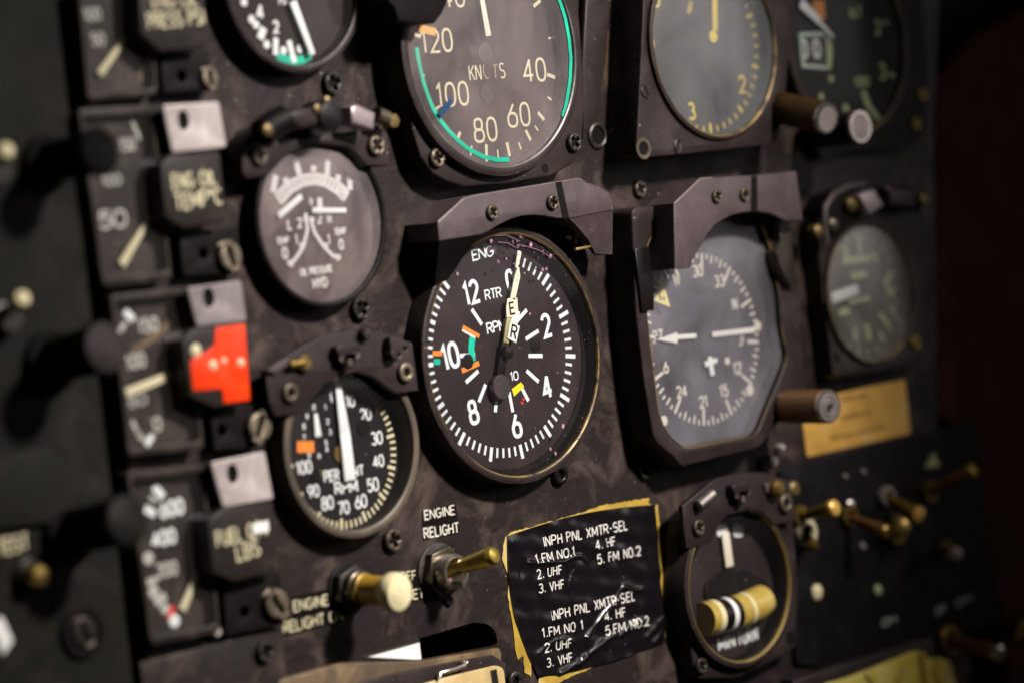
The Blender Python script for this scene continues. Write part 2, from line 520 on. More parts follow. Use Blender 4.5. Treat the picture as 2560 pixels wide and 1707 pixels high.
def arcband(mb, c, r, w, a0, a1, z, mi=0, n=40):
    mb.ribbon([pol(c, a0 + (a1 - a0) * i / n, r) for i in range(n + 1)], w, z, mi)

# ------------------------------------------------------------------ fasteners
def screw_mb(c, z, r, h=1.6, kind='cross', rot=20, dome=0.35):
    """pan head with a real recess; slot 0 head metal, slot 1 dark recess"""
    mb = MB()
    w, l = r * 0.17, r * 0.62
    if kind == 'cross':
        hole = [(-w, l), (-w, w), (-l, w), (-l, -w), (-w, -w), (-w, -l), (w, -l), (w, -w), (l, -w), (l, w), (w, w), (w, l)]
    elif kind == 'slot':
        w = r * 0.16
        hole = [(-w, -r * .86), (w, -r * .86), (w, r * .86), (-w, r * .86)]
    else:
        hole = [(r * .42 * math.cos(math.radians(a)), r * .42 * math.sin(math.radians(a))) for a in range(0, 360, 60)]
    ca, sa = math.cos(math.radians(rot)), math.sin(math.radians(rot))
    hole = [Vector((c[0] + x * ca - y * sa, c[1] + x * sa + y * ca)) for x, y in hole]
    mb.prism(circ(c[0], c[1], r, 32), z, z + h, [hole], bevel=min(h * .42, r * .3), res=3)
    mb.lathe([(r * .92, 0.02), (r * .92, h * .35)], (c[0], c[1], z), n=24, mi=1)
    return mb

def screw_part(t, px, py, z, rpx, kind='cross', rot=20, mat=None, h=None, parent=None):
    c = A(px, py, z + 1.2)
    r = rpx * mmpx(px, py, z)
    return t.part('screw', screw_mb(c, z, r, h or max(1.0, r * .55), kind, rot), [mat or STEEL, BLACK], parent)

def screw_thing(label, px, py, z, rpx, kind='cross', rot=20, mat=None, group='screws holding the panel sheet', h=None):
    c = A(px, py, z + 1.2)
    r = rpx * mmpx(px, py, z)
    return solid('panel_screw', label, 'screw', screw_mb(c, z, r, h or max(1.2, r * .6), kind, rot), [mat or STEEL, BLACK], (c.x, c.y, z), group)

def dome(mb, c, r, z, rise, n=48, rings=8, mi=0):
    prof = [(max(1e-6, r * math.sin(math.pi / 2 * k / rings)) , rise * math.cos(math.pi / 2 * k / rings)) for k in range(rings + 1)]
    prof = [(r * k / rings if k else 1e-4, rise * (1 - (k / rings) ** 2)) for k in range(rings + 1)]
    return mb.lathe(prof, (c.x, c.y, z), n=n, mi=mi, caps=False)

class Gauge(Thing):
    """round instrument: rim seen in the photo at (px, py) with half-height hpx; zr rim height, zd dial height"""
    def __init__(s, name, label, px, py, hpx, zr, zd, rimw, glassmat, rise=2.0, dialmat=DIAL, rimmat=FLANGE, dr=None, gz=None, zb=-2, cat='gauge', edge=None, inner=None):
        s.c = A(px, py, zr)
        s.R = hpx * mmpx(px, py, zr)
        s.zd, s.zr = zd, zr
        Thing.__init__(s, name, label, cat, (s.c.x, s.c.y, 0))
        ri = s.R - rimw
        ctr = (s.c.x, s.c.y, 0)
        m = MB().lathe([(s.R, zb), (s.R, zr - .9), (s.R - .25, zr - .3), (s.R - .9, zr), (ri + .7, zr), (ri + .15, zr - .3), (ri, zr - 1.0)], ctr, n=96, caps=False)
        s.rim = s.part('bezel', m, rimmat)
        if edge:
            e = MB().lathe([(ri + 1.0, zr - 0.1), (ri + .75, zr + .16), (ri + .2, zr - .1), (ri - .04, zr - 1.0)], ctr, n=96, caps=False)
            s.part('bezel_edge', e, edge)
        w = MB().lathe([(ri, zr - 1.0), (ri - .3, zd)], ctr, n=96, caps=False)
        s.part('inner_wall', w, inner or BLACK)
        if dr:
            s.part('spacer_ring', MB().lathe([(dr, zd), (dr, zd + .5), (ri - .1, zd + .7)], ctr, n=96, caps=False), BLACK)
        d = MB().lathe([(0.001, zd), ((dr or ri) - .1 if dr else ri - .2, zd)], ctr, n=96, caps=False)
        s.part('dial_face', d, dialmat)
        s.gz = (zr - 1.4) if gz is None else gz
        s.ri = ri
        s.glassmat, s.rise = glassmat, rise
        s.zm = zd + 0.08
    def at(s, px, py, dz=0.0):
        return A(px, py, s.zm + dz)
    def close(s):
        if s.glassmat:
            s.part('glass', dome(MB(), s.c, s.ri - .02, s.gz, s.rise), s.glassmat)

def word(t, mb, s, px, py, z, hpx, **k):
    """lettering centred at a photo position on the plane at height z"""
    c = A(px, py, z)
    text(mb, s, c.x, c.y, z, hpx * mmpx(px, py, z), **k)

def needle(z0, z1, w0, w1, thick=0.5):
    pass

def bar(mb, a, b, w0, w1, z0, z1, mi=0):
    """tapered flat bar from a to b"""
    a, b = Vector(a), Vector(b)
    d = (b - a).normalized()
    n = Vector((-d.y, d.x))
    mb.prism([a + n * w0 / 2, a - n * w0 / 2, b - n * w1 / 2, b + n * w1 / 2], z0, z1, bevel=0.1, mi=mi, res=1)

def crop(ox, oy, s):
    def f(*pts):
        r = [(ox + x * s, oy + y * s) for x, y in pts]
        return r if len(r) > 1 else r[0]
    return f
CA = crop(0, 0, 700 / 1829); CB = crop(0, 550, 700 / 1829); CC = crop(0, 1107, 700 / 1829)
CD = crop(500, 0, 600 / 1882); CE = crop(550, 200, 550 / 1437); CF = crop(600, 780, 500 / 1265)
CK = crop(950, 0, 600 / 1960); CR = crop(1000, 420, 560 / 1996); CS = crop(1000, 780, 560 / 1909)
CALT = crop(1450, 0, 600 / 1960); CRAD = crop(1900, 0, 660 / 2156); CG = crop(1550, 400, 600 / 1882); CH = crop(1550, 780, 600 / 1882)
CT = crop(650, 1200, 700 / 2165); CP = crop(1200, 1200, 550 / 1701); CU = crop(1600, 1130, 550 / 1495)
CV = crop(1960, 400, 600 / 1568); CX = crop(1900, 900, 660 / 2070); CY = crop(1900, 1250, 660 / 2265)

def span(mb, s, p0, p1, z, hpx, weight=0.14, gap=0.2, mi=0, slant=0.0, dens=1):
    """lettering whose middle line runs from photo point p0 to p1"""
    a, b = A(*p0, z), A(*p1, z)
    h = hpx * mmpx(*p0, z)
    natural = sum(GL[c][0] for c in s)
    L = (b - a).length
    he = h / (1 + weight)
    xs = max(0.2, ((L - weight * he) / he - gap * (len(s) - 1)) / natural)
    m = (a + b) / 2
    text(mb, s, m.x, m.y, z, h, weight, xs, math.degrees(math.atan2(b.y - a.y, b.x - a.x)), gap, mi, 'c', slant, dens)

def pticks(mb, lst, z, wmm, f=lambda *p: p[0], mi=0):
    for p, q in lst:
        mb.ribbon([A(*f(p), z), A(*f(q), z)], wmm, z, mi)

# ================================================================== the setting
slot = fillet(P(CT((735, 1358), (1225, 1222), (1660, 1095), (1770, 1110), (1830, 1180), (1838, 1275), (1250, 1388)), 0), 3, 4)
pan = MB().prism(P([(200, -260), (2360, -260), (2335, 300), (2345, 1100), (2420, 1480), (2440, 1950), (400, 1950), (378, 1700), (222, 260)]), -2.5, 0, [slot])
solid('instrument_panel', None, None, pan, PANEL, (0, 0, 0), kind='structure', smooth=30)
bk = MB().prism([Vector(p) for p in ((-420, -330), (560, -330), (560, 330), (-420, 330))], -64, -60)
solid('panel_backing', None, None, bk, BLACK, (0, 0, -60), kind='structure')
sc = MB().prism(P([(-400, -260), (110, -260), (142, 0), (333, 1707), (365, 1950), (-400, 1950)], 2), -4, 2, bevel=.6)
solid('side_console', None, None, sc, GREENGREY, (-260, 0, 0), kind='structure')
dp = MB().prism(P([(2340, 190), (2440, 90), (2660, -30), (3000, -200), (3000, 1950), (2560, 1950), (2490, 1500), (2420, 1080), (2342, 1040)], 0), -14, 0, bevel=3)
solid('side_wall', None, None, dp, MAROON, (340, 0, 0), kind='structure')

# ================================================================== left column of square indicators
def column_gauge(label, quad, fill):
    z0 = 7.0
    pts = fillet(P(quad, z0), 2.5, 3)
    c = sum(pts, Vector((0, 0))) / len(pts)
    t = Thing('square_indicator', label, 'indicator', (c.x, c.y, 0), 'square indicators in the left column')
    inner = [c + (p - c) * 0.90 for p in pts]
    t.part('housing', MB().prism(pts, -3, z0, [inner], bevel=.5), COLUMN)
    t.part('dial_face', MB().prism([c + (p - c) * .905 for p in pts], 1.5, 2.4), COLUMN)
    m = MB()
    fill(t, m)
    if m.v: t.part('markings', m, [GREYMARK, WHITE, REDMARK, CREAM])
    t.part('glass', MB().flat([c + (p - c) * .902 for p in pts], z0 - .9), G_DARK)
    return t

def pointer(t, p0, p1, w0, w1, z=4.4, mat=CREAM, name='pointer'):
    a, b = A(*p0, z), A(*p1, z)
    m = MB()
    bar(m, a, b, w0, w1, z - .5, z)
    return t.part(name, m, mat)
ZC = 2.5

def fa(t, m):
    span(m, "100", CA((548, 100))[0:2] if False else (208, 38), (252, 34), ZC, 34, .2)
    span(m, "50", (228, 100), (262, 97), ZC, 34, .2)
    pointer(t, (250, 186), (329, 76), 2.8, 1.4)
    o = MB().ribbon([A(355, 165, ZC), A(357, 205, ZC)], 2.2, ZC)
    t.part('rust_streak', o, TAN)
column_gauge('dark square indicator at top left, cream pointer rising to the right', [(190, -90), (372, -110), (396, 238), (220, 253)], fa)

def fb(t, m):
    span(m, "150", (298, 365), (338, 360), ZC, 34, .2)
    span(m, "100", (254, 455), (304, 448), ZC, 28, .2)
    span(m, "50", (245, 552), (318, 545), ZC, 48, .2)
    m.ribbon([A(322, 285, ZC), A(350, 350, ZC)], 1.3, ZC, 0)
    pointer(t, (305, 662), (384, 530), 3.2, 1.3)
    m.ribbon([A(414, 600, ZC), A(418, 665, ZC)], 2.0, ZC, 0)
column_gauge('square indicator with dusty face beside the ENG OIL TEMP block', [(196, 272), (383, 262), (432, 700), (258, 720)], fb)

def fc(t, m):
    span(m, "150", (343, 818), (396, 808), ZC, 40, .22)
    m.ribbon([A(312, 778, ZC), A(334, 800, ZC)], 2.8, ZC, 1)
    m.ribbon([A(298, 832, ZC), A(314, 806, ZC)], 2.0, ZC, 0)
    span(m, "100", (314, 908), (364, 896), ZC, 40, .2)
    span(m, "50", (318, 1008), (368, 996), ZC, 26, .2)
    m.ribbon([A(330, 1050, ZC), A(352, 1098, ZC)], 1.6, ZC, 0)
    m.ribbon([A(342, 1075, ZC), A(362, 1100, ZC)], 1.6, ZC, 0)
    span(m, "0", (382, 1062), (404, 1056), ZC, 38, .22)
    m.ribbon([A(366, 1112, ZC), A(382, 1086, ZC)], 2.4, ZC, 1)
    pointer(t, (316, 982), (428, 936), 3.4, 2.8)
    s = MB().ribbon([A(330, 880, ZC), A(400, 830, ZC), A(455, 785, ZC)], 3.0, ZC - .04)
    t.part('brown_scratch', s, TAN)
column_gauge('square indicator with broad cream pointer, beside the red taped block', [(276, 738), (470, 716), (512, 1122), (322, 1142)], fc)

def fd(t, m):
    m.ribbon([A(385, 1214, ZC), A(408, 1242, ZC)], 3.2, ZC, 1)
    m.ribbon([A(374, 1240, ZC), A(392, 1254, ZC)], 1.6, ZC, 0)
    m.ribbon([A(362, 1270, ZC), A(388, 1284, ZC)], 3.0, ZC, 1)
    span(m, "600", (398, 1276), (460, 1262), ZC, 44, .24, mi=1)
    span(m, "400", (378, 1350), (440, 1336), ZC, 42, .24, mi=1)
    span(m, "200", (390, 1428), (444, 1416), ZC, 40, .22)
    m.lathe([(2.4, 0), (2.4, .1)], (*A(371, 1394, ZC), ZC), n=16)
    m.ribbon([A(368, 1456, ZC), A(392, 1446, ZC)], 2.6, ZC, 0)
    m.lathe([(2.4, 0), (2.4, .1)], (*A(384, 1478, ZC), ZC), n=16)
    m.ribbon([A(388, 1508, ZC), A(414, 1486, ZC)], 3.2, ZC, 0)
    m.lathe([(2.0, 0), (2.0, .1)], (*A(412, 1520, ZC), ZC), n=16)
    m.ribbon([A(420, 1528, ZC), A(440, 1534, ZC)], 5, ZC, 2)
    m.lathe([(2.4, 0), (2.4, .1)], (*A(436, 1550, ZC), ZC), n=16, mi=1)
    pointer(t, (456, 1524), (502, 1415), 3.4, 1.4)
column_gauge('square indicator reading 600 to 200 beside the FUEL QTY block', [(318, 1180), (512, 1158), (552, 1580), (378, 1614)], fd)

def label_block(label, poly, lines, base, hole, screw, extra=None, zt=13.0):
    pts = P(poly, zt)
    c = sum(pts, Vector((0, 0))) / len(pts)
    t = Thing('label_block', label, 'label block', (c.x, c.y, 0), 'label blocks beside the square indicators')
    t.part('body', MB().prism(pts, 0, zt, bevel=1.0), COLUMN)
    m = MB()
    for s, p0, p1, h in lines: span(m, s, p0, p1, zt + .06, h, .16)
    if lines: t.part('lettering', m, CREAM)
    b = P(base, 6)
    t.part('mount', MB().prism(b, 0, 6, [circ(*A(*hole, 6), 2.2, 20)], bevel=.4), BLACK)
    if screw:
        x, y, r, rot = screw
        screw_part(t, x, y, 6, r, 'slot', rot, STEEL)
    if extra: extra(t, zt)
    return t
label_block('black block lettered ENG OIL PRESS PSI at the top of the column', [(345, -90), (512, -100), (514, 122), (402, 132), (350, 84)],
            [("ENG OIL", (380, 6), (496, 0), 34), ("PRESS PSI", (368, 54), (512, 42), 42)], [(404, 134), (520, 128), (534, 226), (408, 234)], (455, 191), (524, 196, 26, 10))
label_block('black octagonal block lettered ENG OIL TEMP', [(402, 410), (425, 388), (551, 380), (568, 556), (459, 573), (413, 543)],
            [("ENG OIL", (430, 456), (542, 443), 42), ("TEMP*C", (436, 507), (556, 490), 44)], [(450, 580), (594, 568), (598, 684), (459, 690)], (509, 634), (572, 641, 36, 15))

def tape(t, zt):
    pts = P([(540, 820), (612, 810), (625, 1000), (560, 1007), (555, 971), (483, 976), (476, 905), (490, 886), (514, 881), (537, 862)], zt + .4)
    t.part('red_tape', MB().prism(pts, zt + .02, zt + .45, bevel=.1), RED)
    m = MB()
    for x, y, r in ((490, 876, 2.4), (533, 912, 1.9), (560, 902, 1.3), (602, 906, 1.7)):
        c = A(x, y, zt + .5)
        dome(m, c, r, zt + .46, .8, 16, 4)
    t.part('highlight_dot', m, CREAM)  # pale dots painted as highlights on the tape
label_block('black block half covered in bright red tape', [(455, 850), (486, 820), (612, 812), (626, 1004), (536, 1020), (474, 990)], [],
            [(528, 1022), (632, 1008), (640, 1120), (536, 1126)], (556, 1075), (645, 1066, 38, -28), tape)

def glint(t, zt):
    m = MB().prism(P([(632, 1310), (671, 1300), (672, 1328), (632, 1332)], zt + .3), zt + .05, zt + .3)
    t.part('white_glare', m, PAPER)  # white patch paints the glare at the end of the lettering
label_block('black octagonal block lettered FUEL QTY LBS', [(520, 1297), (559, 1270), (684, 1254), (700, 1424), (589, 1455), (532, 1432)],
            [("FUEL QTY", (540, 1348), (672, 1316), 42), ("LBS", (590, 1384), (650, 1366), 42)], [(560, 1462), (700, 1432), (712, 1560), (566, 1590)], (612, 1528), (688, 1508, 38, 30), glint)

def metal_plate(label, quad, hole, mat):
    z = 12.0
    pts = fillet(P(quad, z), 1.0, 2)
    c = sum(pts, Vector((0, 0))) / len(pts)
    hc = A(*hole, z)
    t = Thing('metal_tab', label, 'metal tab', (c.x, c.y, 0), 'bare metal tabs above the label blocks')
    t.part('tab', MB().prism(pts, z - 1.6, z, [[hc + Vector((2.6 * math.cos(a), 3.6 * math.sin(a))) for a in [2 * math.pi * i / 20 for i in range(20)]]], bevel=.35), mat)
    t.part('post', MB().prism([c + (p - c) * .8 for p in pts], 0, z - 1.7), BLACK)
metal_plate('bright bare metal tab above the ENG OIL TEMP block', [(408, 264), (547, 254), (567, 368), (432, 383)], (459, 302), PLATE)
metal_plate('dull grey metal tab above the red taped block', [(469, 720), (603, 701), (617, 803), (494, 818)], (522, 745), PLATEDARK)
metal_plate('bright bare metal tab above the FUEL QTY block', [(528, 1155), (662, 1127), (684, 1246), (559, 1268)], (582, 1184), PLATE)

# ================================================================== side console controls
def console_knob(label, base, tip, r, capmat=FLANGE, zt=32):
    b, e = A(*base, 2), A(*tip, zt)
    t = Thing('round_knob', label, 'knob', (b.x, b.y, 2), 'round knobs standing on the side console')
    ax = Vector((e.x - b.x, e.y - b.y, zt - 2))
    L = ax.length
    t.part('shaft', MB().lathe([(r * 1.15, -1), (r * 1.15, 3), (r * .82, 4), (r * .9, L - 3), (r, L - 2.5), (r, L - .6), (r * .94, L)], (b.x, b.y, 2), ax), MATTBLACK)
    t.part('cap', MB().lathe([(0.001, L + .3), (r * .86, L + .3), (r * .9, L)], (b.x, b.y, 2), ax), capmat)
console_knob('black knob on the side console, nearest the top edge', (110, 410), (252, 378), 8.5, MATTBLACK)
console_knob('black knob halfway down the side console, left of the red taped block', (122, 905), (264, 868), 9.5, paint('dull_grey_cap', (.035, .029, .028), .6, wear=.2, bump=.2, spec=.1))
console_knob('black knob low on the side console, left of the 600 to 200 indicator', (170, 1330), (318, 1300), 9.5, GREENGREY)

def console_toggle(label, base, tip, r):
    b, e = A(*base, 2), A(*tip, 22)
    t = Thing('toggle_switch', label, 'switch', (b.x, b.y, 2), 'toggle switches of the side console')
    t.part('bushing', MB().lathe([(r * 1.9, 0), (r * 1.9, 3), (r * 1.5, 3.5), (r * 1.4, 7), (r * .9, 7)], (b.x, b.y, 2)), DARKSTEEL)
    ax = Vector((e.x - b.x, e.y - b.y, 20))
    L = ax.length
    t.part('lever', MB().lathe([(r * .55, 4), (r * .7, L * .6), (r, L - r), (r * .8, L - r * .3), (0.001, L)], (b.x, b.y, 2), ax, n=24), CREAMPLASTIC)
console_toggle('cream tipped toggle at the left edge of the side console, the upper one', (-30, 430), (18, 372), 3.4)
console_toggle('cream tipped toggle on the side console left of the dull grey tab', (0, 800), (60, 742), 3.2)
t = Thing('push_button', 'small round brass button below the word TEST', 'button', (*A(70, 1440, 2), 2))
t.part('bushing', MB().lathe([(6, 0), (6, 2.5), (4.6, 3)], (*A(66, 1438, 2), 2)), BLACKGLOSS)
t.part('button', MB().lathe([(4.0, 2), (4.0, 7), (3.2, 8.5), (0.001, 9.3)], (*A(66, 1438, 2), 2)), BRASS)
m = MB()
span(m, "TEST", (-8, 1368), (72, 1352), 2.15, 44, .2)
solid('console_lettering', 'cream word TEST lettered on the side console', 'lettering', m, CREAM, (*A(35, 1370, 2), 2.1))
for (x, y, lab) in ((155, 1230, 'black quarter turn fastener of the side console, the upper of the two'), (208, 1578, 'black quarter turn fastener at the bottom of the side console, the lower of the two')):
    c = A(x, y, 3)
    t = Thing('console_fastener', lab, 'fastener', (c.x, c.y, 2), 'quarter turn fasteners of the side console')
    t.part('ring', MB().lathe([(9.5, 0), (9.5, 1.4), (8.8, 2), (6.6, 2), (6.2, 1)], (c.x, c.y, 2), caps=False), BLACK)
    t.part('stud', screw_mb(c, 2.2, 5.4, 2.2, 'slot', 20), [COLUMN, BLACK])
m = MB().prism(P([(-20, 1560), (6, 1540), (34, 1600), (8, 1640)], 8), 2, 8, bevel=.5)
solid('white_clip', 'white clip at the left edge low on the side console', 'clip', m, PAPER, (*A(8, 1590, 8), 2))
m = MB().prism(P([(-60, 1160), (120, 1112), (160, 1150), (250, 1190), (268, 1290), (-60, 1330)], 5), 2, 5, bevel=1)
solid('console_plate', 'raised dark plate on the side console under the first fastener', 'plate', m, GREENGREY, (*A(60, 1200, 5), 2))

# ================================================================== torque gauge (top left)
g = Gauge('pressure_gauge', 'round gauge with short green arc, cut by the top edge left of centre', 737, -48, 231, 9, 3.5, 3.0, G_DARK, edge=None)
z = g.zm
m = MB()
for p, q in (((690, 95), (689, 138)), ((722, 102), (737, 157))): m.ribbon([A(*p, z + .05), A(*q, z + .05)], 2.5, z + .05)
for x, y in ((610, 6), (629, 49), (667, 112), (709, 127), (750, 123), (640, 62), (585, -30)):
    m.lathe([(1.6, 0), (1.6, .05)], (*A(x, y, z), z), n=14)
m.ribbon([A(650, 98, z), A(660, 70, z)], 3.2, z)
word(g, m, "4", 650, 30, z, 40, weight=.22)
word(g, m, "2", 690, 68, z, 34, weight=.24)
word(g, m, "6", 630, -40, z, 40, weight=.22)
word(g, m, "PSI", 706, 4, z, 18, weight=.2)
g.part('markings', m, WHITE)
m = MB().ribbon([A(x, y, z) for x, y in ((693, 140), (712, 149), (736, 153), (756, 150), (776, 138))], 3.2, z)
g.part('green_arc', m, GREEN)
m = MB()
bar(m, A(733, 4, 6.2), A(783, 137, 6.2), 3.4, 2.6, 5.7, 6.2)
g.part('pointer', m, WHITE)
g.close()

# ================================================================== airspeed gauge
FZ = 10
fl = P(CK((90, -260), (150, 300), (200, 700), (262, 1040), (330, 1280), (430, 1420), (560, 1490), (700, 1528), (1050, 1500), (1400, 1440), (1585, 1335), (1650, 1200), (1672, 850), (1650, 400), (1600, -260)), FZ)
g = Gauge('airspeed_gauge', 'round airspeed gauge lettered KNOTS with green arcs', 1235, 124, 318, 14, 6, 4.0, G_KNOTS, rise=3.0, dr=43.6, edge=paint("worn_rim", (0.09, 0.075, 0.07), 0.35, wear=.5, wearcol=(.2, .17, .15)))
g.part('flange', MB().prism(fl, -4, FZ, [circ(*g.c, g.R - .3, 80)], bevel=1.0), FLANGE)
screw_part(g, *CK((468, 1290)), FZ, 24, 'cross', 10)
screw_part(g, *CK((1588, 1165)), FZ, 24, 'cross', 35, DARKSTEEL)
dk = MB().lathe([(1.9, 0), (1.9, .1)], (*A(*CK((1350, 1378)), FZ + .05), FZ), n=20)
g.part('empty_hole', dk, BLACK)
z = g.zm
cd = A(1221, 147, z)
m = MB()
big = (((1310, 5), (1255, 55)), ((1485, 655), (1365, 610)), ((1385, 1030), (1290, 920)), ((1260, 1205), (1190, 1065)), ((1072, 1330), (1036, 1165)), ((872, 1335), (868, 1180)), ((630, 1145), (655, 1080)), ((332, 300), (285, 285)))
sml = (((1457, 300), (1375, 315)), ((1446, 852), (1370, 795)), ((1330, 1125), (1265, 1030)), ((1176, 1285), (1132, 1165)), ((972, 1340), (960, 1225)), ((740, 1272), (750, 1190)), ((455, 892), (490, 868)), ((365, 620), (345, 610)))
pticks(m, big, z, 1.45, CK)
pticks(m, sml, z, .8, CK)
for s, x, y, h in (("120", 462, 335, 200), ("100", 592, 772, 205), ("80", 860, 1062, 206), ("60", 1132, 940, 204), ("40", 1260, 575, 200), ("140", 560, -30, 200)):
    word(g, m, s, *CK((x, y)), z, h * .3061, weight=.115, xs=1.02, gap=.24)
for s, x in (("K", 750), ("N", 803), ("S", 998)):
    word(g, m, s, *CK((x, 590 - (x - 850) * .08)), z, 40, weight=.115, xs=.86)
g.part('markings', m, CREAM)
m = MB()
cw = A(*CK((872, 578)), z)
m.ribbon([cw + Vector(p) for p in arc(0, 0, 1.9, 3.1, 70, 290)], .55, z)
m.ribbon([A(*CK((925, 535)), z), A(*CK((960, 530)), z)], .6, z)
m.ribbon([A(*CK((940, 532)), z), A(*CK((945, 640)), z)], .6, z)
g.part('worn_lettering', m, paint("worn_cream", (0.28, 0.25, 0.18), .6, wear=0, bump=0))
zg = g.gz + .55
m = MB().ribbon([A(*CK(p), zg) for p in ((300, 390), (312, 470), (330, 560), (365, 700), (395, 785), (430, 875), (480, 965), (560, 1065), (640, 1150), (740, 1230), (850, 1284), (950, 1307), (1055, 1305))], 1.75, zg)
m2 = MB().ribbon([A(*CK(p), zg + .1) for p in ((1438, -60), (1476, 30), (1514, 150), (1545, 320), (1560, 480), (1554, 640), (1540, 740), (1526, 820), (1512, 890), (1492, 955))], 1.75, zg + .1)
g.part('green_arc', m2, GREEN)
g.part('green_arc', m, GREEN)
m = MB().ribbon([A(*CK(p), zg + .95) for p in ((487, 950), (530, 890), (588, 818))], 2.6, zg + .95)
g.part('blue_mark', m, BLUE)
m = MB().ribbon([A(*CK(p), zg) for p in ((318, 232), (455, 264))], 3.0, zg)
g.part('orange_mark', m, paint("amber_mark", (.75, .36, .04), .5, wear=0, bump=0))
zp = z + 2.4
m = MB()
bar(m, A(*CK((828, -40)), zp), A(*CK((888, 296)), zp), 2.5, 3.1, zp - .5, zp)
g.part('pointer', m, paint("pale_pointer", (0.68, 0.72, 0.58), .5, wear=0, bump=0))
m = MB()
m.lathe([(3.6, 0), (3.6, .3)], (*A(*CK((868, 765)), z), z), n=28)
m.lathe([(4.4, 0), (4.2, .4), (3, .6), (.001, .6)], (*A(*CK((858, 440)), z), z), n=28)
for x in (755, 965): m.lathe([(2.3, 0), (2.3, .2), (.001, .3)], (*A(*CK((x, 420)), z), z), n=20)
g.part('hub', m, paint("hub_dark", (0.016, .011, .013), .5, wear=.1, bump=0))
g.close()

m = MB().prism(P(CK((70, -260), (70, 20), (118, 60), (150, 178), (252, 186), (300, 200), (450, 192), (505, 120), (560, 10), (590, -260)), 24), 14.2, 24, bevel=.8)
solid('light_hood', 'black light hood hiding the upper left of the airspeed gauge', 'light hood', m, BLACK, (*A(1050, 20, 20), 10))
# ================================================================== altimeter (grey painted glare on the glass)
FZ = 18
fl = P(CALT((530, -260), (500, 480), (458, 1275), (600, 1283), (1000, 1245), (1500, 1185), (1620, 1150), (1690, 700), (1740, -260)), FZ)
g = Gauge('altimeter', 'round gauge with grey glare on its glass and yellow numerals at upper right', 1789, 108, 243, 20, 12, 2.2, G_GREY, rise=4.0, edge=WORNBRASS)
g.part('flange', MB().prism(fillet(fl, 2.5, 3), -4, FZ, [circ(*g.c, g.R - .3, 80)], bevel=.6), FLANGE)
screw_part(g, *CALT((535, 745)), FZ - 1.1, 18, 'slot', 25, DARKSTEEL)
screw_part(g, *CALT((805, 1190)), FZ - 1.1, 19, 'slot', -20, DARKSTEEL)
c = A(*CALT((515, 1215)), FZ)
g.part('empty_screw_hole', MB().lathe([(4.6, 0), (4.4, .5), (3.0, .5), (2.7, .1)], (c.x, c.y, FZ - .05), caps=False), STEEL)
g.part('hole_bottom', MB().lathe([(.001, 0), (2.9, 0)], (c.x, c.y, FZ + .06), caps=False), BLACK)
z = g.zm
m = MB()
for i in range(50):
    a = 7.2 * i
    tick(m, g.c, a, g.ri * (.89 if i % 5 else .86), g.ri * .96, .8 if i % 5 else 1.4, z)
for s, x, y in (("5", 1495, 170), ("2", 1325, 690), ("3", 912, 910), ("4", 640, 690), ("5", 575, 330), ("6", 620, -10)):
    word(g, m, s, *CALT((x, y)), z, 46, weight=.16)
word(g, m, "FEET", *CALT((900, 60)), z, 15, weight=.2, rot=62)
g.part('markings', m, YELLOWMARK)
m = MB()
bar(m, A(*CALT((1100, -60)), z + 2), A(*CALT((1105, 250)), z + 2), 3.2, 3.2, z + 1.5, z + 2)
m.lathe([(2.6, 0), (2.6, .5)], (*A(*CALT((1085, 300)), z + 1.6), z + 1.5), n=18)
g.part('pointer', m, YELLOWMARK)
m = MB().lathe([(6.5, 0), (6.5, .3)], (*A(*CALT((1170, 825)), z), z + .1), n=36)  # plain dark disc at the lower right of the dial
g.part('dark_disc', m, BLACK)
g.close()

def lathe_knob(name, label, base, zb, tip, zt, r, mat, capmat, knurl=False, extra=None):
    b, e = A(*base, zb), A(*tip, zt)
    ax = Vector((e.x - b.x, e.y - b.y, zt - zb))
    L = ax.length
    t = Thing(name, label, 'knob', (b.x, b.y, zb))
    mb = MB()
    if knurl:
        n = 60
        prof = []
        k = 26
        a = ax.normalized()
        e1 = a.cross(Vector((0, 1, 0))).normalized(); e2 = a.cross(e1)
        vs, fs = [], []
        for i in range(k * 2 + 1):
            h = L * .06 + (L * .86) * i / (k * 2)
            for j in range(n * 2):
                tt = math.pi * j / n
                rr = r * (.97 + (.04 if (i + j) % 2 else -.015))
                vs.append(Vector((b.x, b.y, zb)) + a * h + (e1 * math.cos(tt) + e2 * math.sin(tt)) * rr)
        for i in range(k * 2):
            for j in range(n * 2):
                j2 = (j + 1) % (n * 2)
                fs.append([i * 2 * n + j, i * 2 * n + j2, (i + 1) * 2 * n + j2, (i + 1) * 2 * n + j])
        mb.add(vs, fs)
        mb.lathe([(r * .9, 0), (r * .9, L * .07)], (b.x, b.y, zb), ax)
    else:
        mb.lathe([(r * .95, 0), (r * .95, L * .06), (r * .8, L * .08), (r * .8, L * .12), (r, L * .15), (r, L * .93)], (b.x, b.y, zb), ax)
    t.part('grip', mb, mat)
    t.part('end_ring', MB().lathe([(r * .98, L * .925), (r * 1.0, L * .975), (r * .95, L), (r * .8, L), (r * .78, L - .3)], (b.x, b.y, zb), ax, caps=False), NICKEL)
    t.part('end_cap', MB().lathe([(.001, L - .25), (r * .79, L - .25)], (b.x, b.y, zb), ax, caps=False), capmat)
    if extra: extra(t, b, ax.normalized(), L)
    return t
lathe_knob('adjusting_knob', 'knurled bronze knob with grey end at lower right of the grey altimeter', (1938, 268), 14, (2070, 297), 44, 6.9, KNURL, GREYCAP, True)
lathe_knob('adjusting_knob', 'smooth dark knob with pale round end in front of the radar altimeter', (2040, 330), 8, (2152, 317), 34, 7.3, BLACKGLOSS, GREYCAP)

